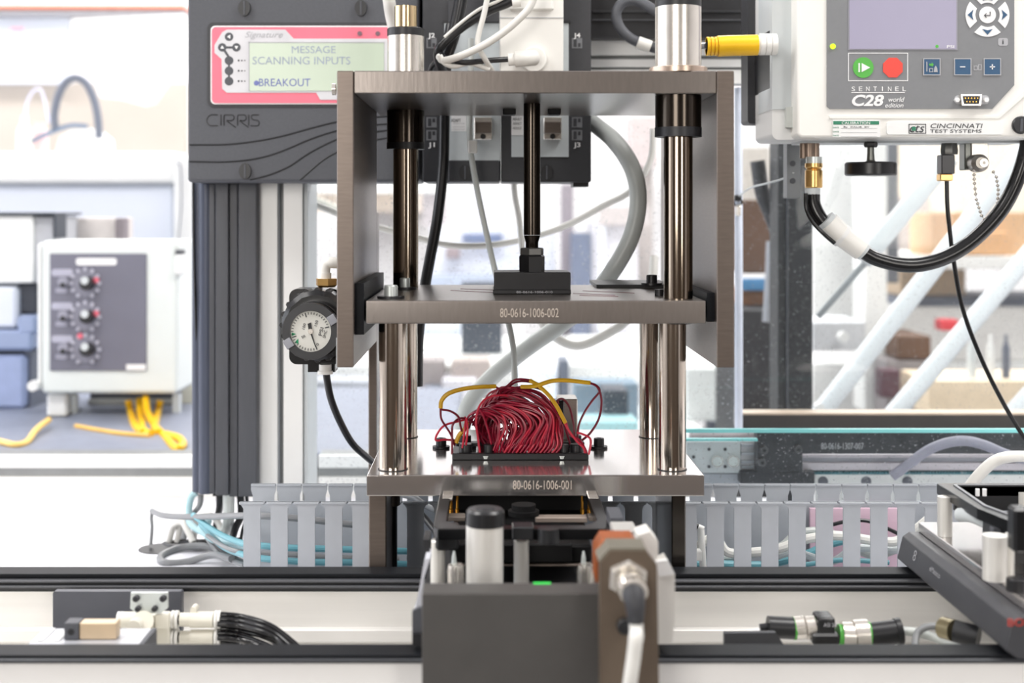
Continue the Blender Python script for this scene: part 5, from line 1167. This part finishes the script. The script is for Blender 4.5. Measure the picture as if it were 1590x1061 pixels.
t = thing('recess_shade_block', 'grey block standing in for the dark recess behind the yellow cables at left', 'cabinet')
MB().box(wx(118, 2.42), wx(262, 2.42), 2.5, 2.6, zbt, zy(605, 2.42), .004).build('body', mat('recess_shade_grey', (96, 98, 104), 0, .5), t)  # shade of the recess under the control box, put in as a block
MB().box(wx(118, 2.42), wx(262, 2.42), 2.49, 2.5, zbt, zbt+.012, .002).build('shelf', mat('pale_shelf', (176, 176, 170), 0, .5), t)
for lab, pts in (('leftmost yellow cable dropping from the control box', [(199, 622, 2.40), (203, 640, 2.39), (209, 662, 2.26), (222, 672, 2.16)]),
                 ('thick yellow cable falling straight under the control box', [(216, 622, 2.40), (219, 650, 2.34), (222, 668, 2.19), (234, 674, 2.15)]),
                 ('long yellow cable curling to the lower right under the control box', [(226, 618, 2.37), (229, 640, 2.34), (239, 660, 2.27), (256, 678, 2.15), (273, 696, 2.03), (284, 691, 2.05), (278, 681, 2.11), (258, 675, 2.15)]),
                 ('rightmost yellow cable slanting under the control box', [(249, 622, 2.40), (245, 640, 2.39), (240, 662, 2.24), (246, 672, 2.17)])):
    cable(lab, pts, .0062, YEL2, group=None)
cable('thin yellow cable lying along the back of the left bench', [(118, 662, 2.24), (150, 668, 2.20), (190, 674, 2.16), (232, 677, 2.14)], .0042, mat('dull_yellow', (222, 176, 84), 0, .5))
cable('yellow and white cable sagging at the far left edge', [(-20, 680, 2.11), (5, 687, 2.07), (25, 691, 2.05), (42, 686, 2.08), (56, 668, 2.16), (76, 652, 2.24)], .0048, mat('pale_yellow', (246, 206, 120), 0, .45))
# monitor / printer at far left
t = thing('label_printer', 'white and grey device with dark lid edge at the far left', 'device')
MB().pbox(-60, 334, 52, 440, 2.45, 2.6, .006, 2).build('front', WHITE, t); MB().pbox(52, 336, 84, 440, 2.46, 2.6, .003).build('side', mat('side_grey', (186, 188, 194), 0, .5), t)
MB().pbox(-60, 330, 85, 334, 2.44, 2.6, .001).build('lid_edge', DSLATE, t); MB().pbox(83, 334, 87, 370, 2.44, 2.5).build('hinge', DSLATE, t)
MB().pbox(27, 440, 58, 488, 2.47, 2.58, .004).build('neck', mat('black_neck', (58, 62, 72), 0, .5), t)
t = thing('drive_unit', 'blue-grey drive unit stacked under the white device at the far left', 'device')
MB().pbox(-60, 446, 26, 510, 2.45, 2.6, .006).build('upper_unit', BLUW, t); MB().pbox(26, 490, 56, 520, 2.44, 2.5, .006).build('socket', BGREY, t)
MB().pbox(-60, 513, 50, 545, 2.44, 2.6, .006).build('shelf', BGREY, t); MB().pbox(-60, 545, 38, 553, 2.47, 2.6).build('gap', DSLATE, t)
MB().box(wx(-60, 2.45), wx(38, 2.45), 2.45, 2.6, zbt, zy(552, 2.45), .006).build('lower_cabinet', mat('periwinkle_panel', (158, 172, 208), .0, .45), t)
MB().box(wx(38, 2.47), wx(50, 2.47), 2.47, 2.6, zbt, zy(545, 2.47)).build('corner_post', SLATE, t)
# white enclosure behind
t = thing('machine_enclosure', 'wide white machine enclosure behind the control box at left', 'enclosure')
MB().pbox(-300, 236, 272, 284, 3.0, 3.6, .006).build('header', WHITE, t)
MB().pbox(-300, 284, 272, 287, 3.02, 3.1).build('seam_or_shade_line', GREYPVC, t)  # shade line under the header, drawn as a grey strip
MB().pbox(-300, 287, 268, 700, 3.03, 3.1, .004).build('panel', BLUW, t)
MB().pbox(270, 245, 300, 700, 2.98, 3.06, .004).build('corner_post', WHITE, t)
MB().pbox(-300, 700, 300, 1500, 3.03, 3.1).build('lower_panel', BLUW, t)
bx('grey_module', 'small beige-grey module on top of the control box', 'device', mat('warm_grey_mod', (206, 200, 198), 0, .5), 118, 338, 186, 374, 2.6, 2.7)
bx('dark_module', 'dark strip beside the beige-grey module', 'device', mat('taupe', (128, 120, 126), 0, .5), 178, 338, 192, 374, 2.58, 2.62)
cable('dark wire and clip on the white corner post', [(274, 252, 2.96), (280, 262, 2.96), (281, 320, 2.96), (276, 380, 2.96)], .0018, SLATE)
bx('pale_post', 'cream post between the control box and the dark cable cover', 'post', mat('cream_post', (224, 222, 206), 0, .5), 276, 400, 301, 705, 2.52, 2.56)
# shelf top-left
bx('overhead_rail', 'grey overhead rail with orange line at the top left', 'rail', mat('soft_grey_rail', (160, 160, 166), 0, .5), -400, 15, 286, 23, 4.2, 4.3)
bx('orange_edge', 'thin orange edge on the overhead rail at the top left', 'rail', mat('salmon_edge', (236, 136, 100), 0, .5), -400, 8, 286, 13, 4.19, 4.3)
bx('red_label', 'small faded red label high on the left wall', 'label', mat('faded_red', (222, 150, 168), 0, .5), 16, 43, 35, 48, 4.2, 4.21, .001)
bx('wall_panel', 'pale panel board hung high on the left behind the hose', 'panel', BLUW, -300, 26, 108, 130, 4.25, 4.28)
bx('beige_backdrop', 'beige workshop partition behind the black hose loop at left', 'partition', BEIGE, -400, 128, 288, 260, 4.3, 4.35)
MB().prism([(112, 30), (288, 22), (288, 95), (262, 128), (240, 160), (225, 164), (190, 154), (155, 150), (140, 110), (122, 70)], 4.05, 4.07).build('plastic_sheet', WHITE, None, 'white plastic sheet hanging at the upper left', 'sheet')
cable('black hose standing in a tall loop at the upper left', [(86, 200, 3.2), (84, 180, 3.2), (90, 150, 3.2), (102, 128, 3.2), (118, 121, 3.2), (134, 130, 3.2), (146, 155, 3.2), (152, 185, 3.2), (154, 215, 3.2)], .0095, SLATE, 'hose', 'hose')
cable('dark cable lying slanted on the white enclosure', [(34, 228, 3.2), (60, 214, 3.2), (85, 203, 3.2), (110, 195, 3.2), (136, 196, 3.2)], .0055, mat('steel_blue_cable', (110, 126, 150), 0, .5))
cable('pale wire loop at the far upper left', [(38, 200, 3.3), (42, 160, 3.3), (54, 140, 3.3), (66, 145, 3.3), (76, 190, 3.3)], .0032, mat('pale_blue_wire', (206, 208, 230), 0, .5))
MB().lathe(P(38, 236, 3.2), (0, 0, 1), [(0, .018), (.05, .017), (.07, .008), (.085, .008)], 20).build('bottle', mat('pale_green_bottle', (238, 242, 222), 0, .4), None, 'pale bottle on the enclosure at the far left', 'bottle')
MB().lathe(P(62, 236, 3.25), (0, 0, 1), [(0, .02), (.05, .02), (.055, .012), (.07, .012)], 20).build('bottle', mat('pink_white_bottle', (238, 200, 202), 0, .4), None, 'pinkish bottle beside the pale one on the enclosure', 'bottle')
MB().prism([(86, 236), (92, 212), (110, 202), (140, 200), (158, 214), (160, 236)], 3.25, 3.35).build('white_cover', WHITE, None, 'low white curved cover at the foot of the black hose loop', 'cover')
# ---- centre background : benches and machines seen blurred through the guard
t = thing('long_bench', 'long white bench far behind the press', 'bench')
MB().box(-1.6, .78, 3.5, 4.3, zy(566, 3.5)-.05, zy(566, 3.5), .004).build('top', WHITE, t)
for x in (-1.5, -.4, .7):
    for y in (3.55, 4.25): MB().box(x-.03, x+.03, y-.03, y+.03, 0, zy(566, 3.5)-.05).build('leg', SLATE, t)
zlb = zy(566, 3.5)
def onb(name, label, cat, m, x0, y0, x1, Y0, Y1, bev=.006):
    return MB().box(wx(x0, Y0), wx(x1, Y0), Y0, Y1, zlb+.0005, zy(y0, Y0), bev, 2).build(name, m, None, label, cat)
onb('electronics_rack', 'dark rack unit on the far bench left of the press pillar', 'rack', SLATE, 590, 500, 628, 3.7, 3.9)
onb('monitor', 'blue-dark screened instrument on the far bench behind the rod', 'monitor', DSLATE, 716, 440, 780, 3.75, 3.85)
bx('wall_cabinet', 'white wall cabinet with grey underside behind the rod', 'cabinet', mat('cool_cabinet', (226, 228, 238), 0, .5), 668, 352, 864, 430, 4.6, 4.9)
bx('wall_display', 'dark blue-grey rectangle on the wall behind the white cable', 'display', mat('display_blue', (112, 124, 156), 0, .4), 718, 363, 780, 376, 4.55, 4.6)
bx('small_box', 'small taupe box on the far wall left of the slim grey cable', 'box', mat('taupe_box', (150, 136, 140), 0, .5), 692, 385, 714, 402, 4.5, 4.58)
bx('low_cabinet', 'blue-grey band cabinet behind the rod just above the upper plate', 'cabinet', mat('bluegrey_cab', (164, 172, 190), 0, .5), 664, 428, 860, 446, 4.4, 4.7)
bx('steel_column', 'taupe structural column behind the grey hose', 'column', mat('taupe_column', (142, 134, 142), 0, .6), 872, 286, 891, 560, 4.4, 4.5)
bx('dark_machine', 'dark blue machine door behind the grey hose', 'machine', mat('navy_door', (104, 112, 134), 0, .5), 888, 362, 918, 560, 4.3, 4.5)
bx('pale_door', 'pale lilac door right of the navy machine door', 'door', mat('lilac_door', (216, 214, 222), 0, .5), 918, 345, 990, 560, 4.32, 4.5)
bx('tan_grey_panel', 'greyish tan panel above the lilac door', 'panel', mat('tan_grey', (190, 182, 182), 0, .6), 930, 320, 1010, 350, 4.28, 4.32)  # plain flat panel on the far wall
bx('tall_locker', 'pinkish grey locker behind the right guide shaft', 'locker', mat('pinkgrey', (196, 184, 184), 0, .6), 980, 180, 1022, 260, 4.4, 4.6)
bx('white_header', 'white duct header high behind the press', 'duct', WHITE, 480, 284, 700, 300, 4.6, 4.78)
bx('peach_panel', 'peach coloured wall panel right of the aluminium upright', 'panel', mat('peach', (238, 222, 208), 0, .7), 480, 283, 640, 330, 4.8, 6.0)
cable('grey conduit slanting right of the aluminium upright', [(470, 302, 3.0), (500, 314, 3.0), (530, 328, 3.0), (580, 350, 3.0)], .0075, mat('conduit', (188, 188, 180), 0, .5), 'conduit', 'conduit')
for a in [('window_blind','pale pinkish grey blind left of the slim grey cable','blind',(214,206,208),655,286,692,352,4.7,4.75),
  ('notice_board','lilac-white board behind the slim grey cable','board',(226,222,232),700,292,790,350,4.7,4.75),
  ('door_leaf','bluish white door leaf behind the curving grey hose','door',(222,226,234),930,352,940,560,4.28,4.3),
  ('wall_strip','beige-grey strip on the wall behind the upper plate right end','strip',(188,180,178),990,262,1014,440,4.5,4.55),
  ('roller_cabinet','bluish grey roller cabinet under the upper plate left','cabinet',(196,202,214),650,505,760,545,4.32,4.42),
  ('work_shelf','white shelf band under the upper plate right','shelf',(238,238,236),884,524,1000,545,4.12,4.2),
  ('work_shelf','pale grey shelf band below the white one right','shelf',(206,210,212),884,550,1000,572,4.32,4.4),
  ('window_frame_post','white post right of the slim cable behind the rod','post',(236,236,240),796,440,812,560,4.3,4.4)]:
    bx(a[0], a[1], a[2], mat('cb%d' % a[4], a[3], 0, .6), *a[4:])
# low table with boxes and machine parts, seen blurred behind the wires
t = thing('supply_table', 'low white table with boxes far behind the base plate', 'table')
zst = zy(708, 2.75)
MB().box(wx(470, 2.75), wx(1130, 2.75), 2.75, 3.49, zst-.04, zst, .004).build('top', WHITE, t)
for x in (wx(480, 2.8), wx(1130, 2.8)):
    for y in (2.8, 3.44): MB().box(x-.03, x+.03, y-.03, y+.03, 0, zst-.04).build('leg', ALU, t)
def ont(name, label, cat, m, x0, y0, x1, Y0, D=.12):
    return MB().box(wx(x0, Y0), wx(x1, Y0), Y0, Y0+D, zst+.0004, zy(y0, Y0), .005, 2).build(name, m, None, label, cat)
def M(n, c): return mat(n, c, 0, .55, .08, 8)
ont('drawer_unit', 'pale grey drawer unit behind the black air hose', 'drawer unit', M('b1', (176, 180, 190)), 486, 592, 574, 3.34)
ont('tin', 'dark box beside the left rear steel bar', 'box', DSLATE, 552, 628, 573, 3.2)
ont('crate', 'mid grey crate low behind the black air hose', 'crate', M('b2', (140, 136, 142)), 496, 648, 556, 3.15)
ont('cardboard_box', 'small cardboard box low left of the black air hose', 'cardboard box', CARD, 496, 674, 526, 2.95)
ont('parts_box', 'orange-tan box low right of the black air hose', 'box', M('b3', (228, 184, 120)), 532, 684, 573, 2.95)
ont('motor_housing', 'grey speckled machine part left of the wires', 'machine', M('b4', (158, 150, 150)), 650, 560, 690, 3.36)
ont('instrument_case', 'slate box left of the red wires', 'box', SLATE, 655, 606, 682, 3.25)
ont('carton', 'pale carton behind the thick hose end', 'carton', M('b5', (200, 198, 206)), 686, 590, 740, 3.3)
ont('fan_unit', 'brown-grey block above the left part of the red wires', 'machine', M('b8', (176, 164, 160)), 700, 560, 762, 3.36)
ont('housing', 'cool white housing behind the red wires', 'housing', BLUW, 806, 575, 866, 3.34)
ont('pipe_stand', 'slate pipe behind the yellow sleeve', 'pipe', SLATE, 868, 560, 884, 3.36)
ont('parts_crate', 'dusky blue crate right of the red wires', 'crate', M('b6', (116, 136, 152)), 892, 596, 992, 3.2)
ont('dark_case', 'dark case standing in front of the dusky blue crate', 'case', DSLATE, 936, 606, 976, 3.0)
ont('teal_tray', 'pale teal tray low right of the red wires', 'tray', M('b9', (150, 190, 196)), 890, 655, 992, 2.9)
ont('utility_cabinet', 'pale cabinet below the right side plate', 'cabinet', M('b7', (212, 216, 216)), 1066, 572, 1136, 3.2)
# ---- right background
bx('brown_crate', 'brown crate seen through the guard right of the press', 'crate', BROWN, 1150, 310, 1206, 425, 2.6, 2.8)  # brown darkened for the reflection lying over this stretch of guard
bx('blue_tape_roll', 'blue strip among the dark shelves behind the guard', 'tape', mat('blue_tape', (70, 124, 168), 0, .5), 1150, 434, 1238, 452, 2.55, 2.6)
bx('tan_carton', 'tan carton under the blue strip behind the guard', 'carton', mat('tan_carton', (150, 108, 80), 0, .6), 1150, 452, 1206, 482, 2.6, 2.8)
bx('dark_cabinet', 'black-brown cabinet low behind the guard right of the press', 'cabinet', mat('blackbrown', (36, 35, 38), 0, .6, .15, 10), 1150, 482, 1212, 1500, 2.45, 2.73)
bx('steel_locker', 'grey-beige locker upper part behind the guard', 'locker', mat('greige', (172, 166, 160), 0, .5), 1154, 228, 1196, 312, 4.2, 6.0)
cable('vertical chrome pipe behind the guard beside the dark post', [(1198, 375, 2.3), (1196, 430, 2.3), (1192, 500, 2.3)], .009, mat('grey_pipe', (150, 152, 158), .4, .4), 'pipe', 'pipe')
DIA = [((1474, 245), (1340, 405), 1.9, .0135, 'upper short pale blue brace tube below the tester'), ((1592, 232), (1272, 645), 2.1, .0152, 'middle pale blue diagonal brace tube at right'),
       ((1640, 345), (1378, 655), 2.15, .0152, 'lower pale blue diagonal brace tube at right'), ((1660, 550), (1560, 660), 2.1, .017, 'pale blue brace tube end at the right edge')]
for a, b, Y, r, lab in DIA:
    bt = MB().cyl(P(*a, Y), P(*b, Y), r, None, 28).build('brace_tube', TUBEM, None, lab, 'tube')
    if 'middle' in lab: MB().disc(1274, 633, 6.5, 2.05, .02, 20).build('end_cap', WHITE, bt)
MB().cyl(P(1352, 398, 2.0), P(1270, 492, 2.0), .005, None, 20).build('brace_tube', mat('grey_tube', (150, 156, 160), .3, .4), None, 'thin grey rod slanting down left of the upper brace tube', 'rod')
bx('white_partition', 'white partition behind the upper brace tube', 'partition', WHITE, 1262, 225, 1340, 500, 3.4, 3.5)
bx('white_column', 'bright white column behind the tester knob', 'column', WHITE, 1342, 215, 1378, 640, 3.2, 3.3)
bx('dark_column', 'dark grey column right of the white one behind the tester knob', 'column', mat('dark_column', (104, 108, 116), 0, .5), 1377, 215, 1396, 440, 3.3, 3.4)
bx('cream_wall_panel', 'cream wall panel behind the hanging connector', 'panel', mat('cream_panel', (240, 226, 206), 0, .6), 1392, 215, 1700, 330, 4.0, 4.05)
bx('shelf_unit', 'greige shelving behind the brace tubes', 'shelf', mat('greige2', (178, 168, 164), 0, .6), 1396, 305, 1445, 500, 3.92, 4.1)
bx('cardboard_box', 'large cardboard box on the shelf behind the hose loop', 'cardboard box', CARD, 1448, 330, 1600, 398, 3.4, 3.59)
bx('cardboard_box', 'smaller orange-tan cardboard box overlapping the large one', 'cardboard box', mat('card2', (224, 178, 134), 0, .7), 1492, 360, 1566, 396, 3.36, 3.4)
bx('shelf_board', 'white shelf board under the cardboard boxes', 'shelf', WHITE, 1392, 398, 1700, 418, 3.35, 3.9)
bx('low_carton', 'low tan carton under the white shelf board', 'carton', mat('card3', (214, 190, 164), 0, .7), 1398, 418, 1500, 462, 3.6, 3.8)
bx('dark_shelf', 'dark shelf line at the right under the cartons', 'shelf', SLATE, 1400, 462, 1700, 476, 3.5, 3.8)
bx('tool_chest', 'pale tool chest under the dark shelf line at right', 'chest', mat('palechest', (224, 222, 220), 0, .5), 1400, 476, 1700, 560, 3.5, 3.8)
bx('red_box', 'small red box behind the lower brace tube', 'box', mat('red_box', (214, 62, 74), 0, .5), 1461, 497, 1490, 514, 3.2, 3.25)
bx('brown_case', 'dark brown case behind the middle brace tube', 'case', BROWN, 1394, 522, 1446, 558, 3.1, 3.3)
bx('grey_bin', 'grey bin below the dark brown case', 'bin', mat('bin_grey', (152, 146, 148), 0, .5), 1376, 560, 1450, 655, 3.1, 3.3)
bx('dark_bottle', 'black and maroon container between the lower tubes', 'container', mat('maroon', (92, 60, 72), 0, .5), 1368, 575, 1398, 618, 3.0, 3.05)
bx('beige_board', 'beige board low at the right behind the thin black cable', 'board', mat('beige_board', (238, 218, 190), 0, .6), 1442, 591, 1700, 646, 2.86, 3.06)
for i, (a, b, c, m, lab) in enumerate([(1502, 540, 1516, LGREY, 'pale spray bottle standing at the right behind the thin cable'), (1532, 510, 1544, WHITE, 'slim white canister right of the spray bottle'), (1556, 540, 1568, SLATE, 'slate coloured canister near the right edge')]):
    q = MB(); r = (c-a)/2*2.9/F; q.lathe(P((a+c)/2, 592, 2.9), (0, 0, 1), [(0, r), (.07, r), (.085, r*.4), (.1, r*.4)], 16); q.build('canister', m, None, lab, 'canister')
GPT = bx('grey_partition', 'pale grey machine base behind the lower end of the middle tube', 'machine', mat('pg', (206, 208, 212), 0, .5), 1262, 500, 1345, 545, 3.0, 3.2)
bx('machine_housing', 'white machine housing low behind the brace tubes', 'machine', WHITE, 1262, 564, 1700, 700, 3.45, 3.7) 
MB().disc(1311, 524, 8, 2.95, .02, 20).build('knob', WHITE, GPT)
# yellow plug beside the right bushing
t = thing('cable_plug', 'yellow overmoulded cable plug screwed into the left side of the leak tester', 'plug')
MB().tube([(1040, 74, 1.5), (1070, 72, 1.43), (1098, 71, 1.392)], .0035, 12, 2).build('cable', MCABLE, t)
for a in (1097, 1103, 1109): MB().tube([(a, 72, 1.392), (a+4, 72, 1.392)], .0098, 24, 1).build('strain_relief', YEL2, t)
MB().tube([(1097, 72, 1.392), (1116, 72, 1.392)], .0086, 24, 1).build('grip_core', YEL2, t)
MB().tube([(1114, 72, 1.392), (1130, 71, 1.392), (1176, 70, 1.392)], .0108, 24, 1).build('grip', YEL2, t)
for a in (1179, 1188, 1197): MB().tube([(a, 69, 1.392), (a+8, 69, 1.392)], .0112, 14, 1).build('knurled_nut', CREAM, t)
MB().tube([(1176, 70, 1.392), (1206, 69, 1.392)], .0098, 20, 1).build('nut_core', CREAM, t)
# ------------------------------------------------------------------ put every empty at the base of its thing
bpy.context.view_layer.update()
for o in list(COL.objects):
    if o.type == 'EMPTY' and o.parent is None and o.children:
        lo = Vector((1e9,)*3); hi = Vector((-1e9,)*3)
        for ch in o.children_recursive:
            for c in ch.bound_box:
                p = ch.matrix_world @ Vector(c)
                lo = Vector(map(min, lo, p)); hi = Vector(map(max, hi, p))
        L = Vector(((lo.x+hi.x)/2, (lo.y+hi.y)/2, lo.z)); d = L-o.location
        o.location = L
        for ch in o.children: ch.location -= d
    elif o.type == 'MESH' and o.parent is None and o.get('kind') != 'structure':
        me = o.data; xs = [v.co for v in me.vertices]
        if not xs: continue
        L = Vector(((min(v.x for v in xs)+max(v.x for v in xs))/2, (min(v.y for v in xs)+max(v.y for v in xs))/2, min(v.z for v in xs)))
        if o.location.length < 1e-6:
            me.transform(Matrix.Translation(-L)); o.location = L
            for ch in o.children: ch.location -= L
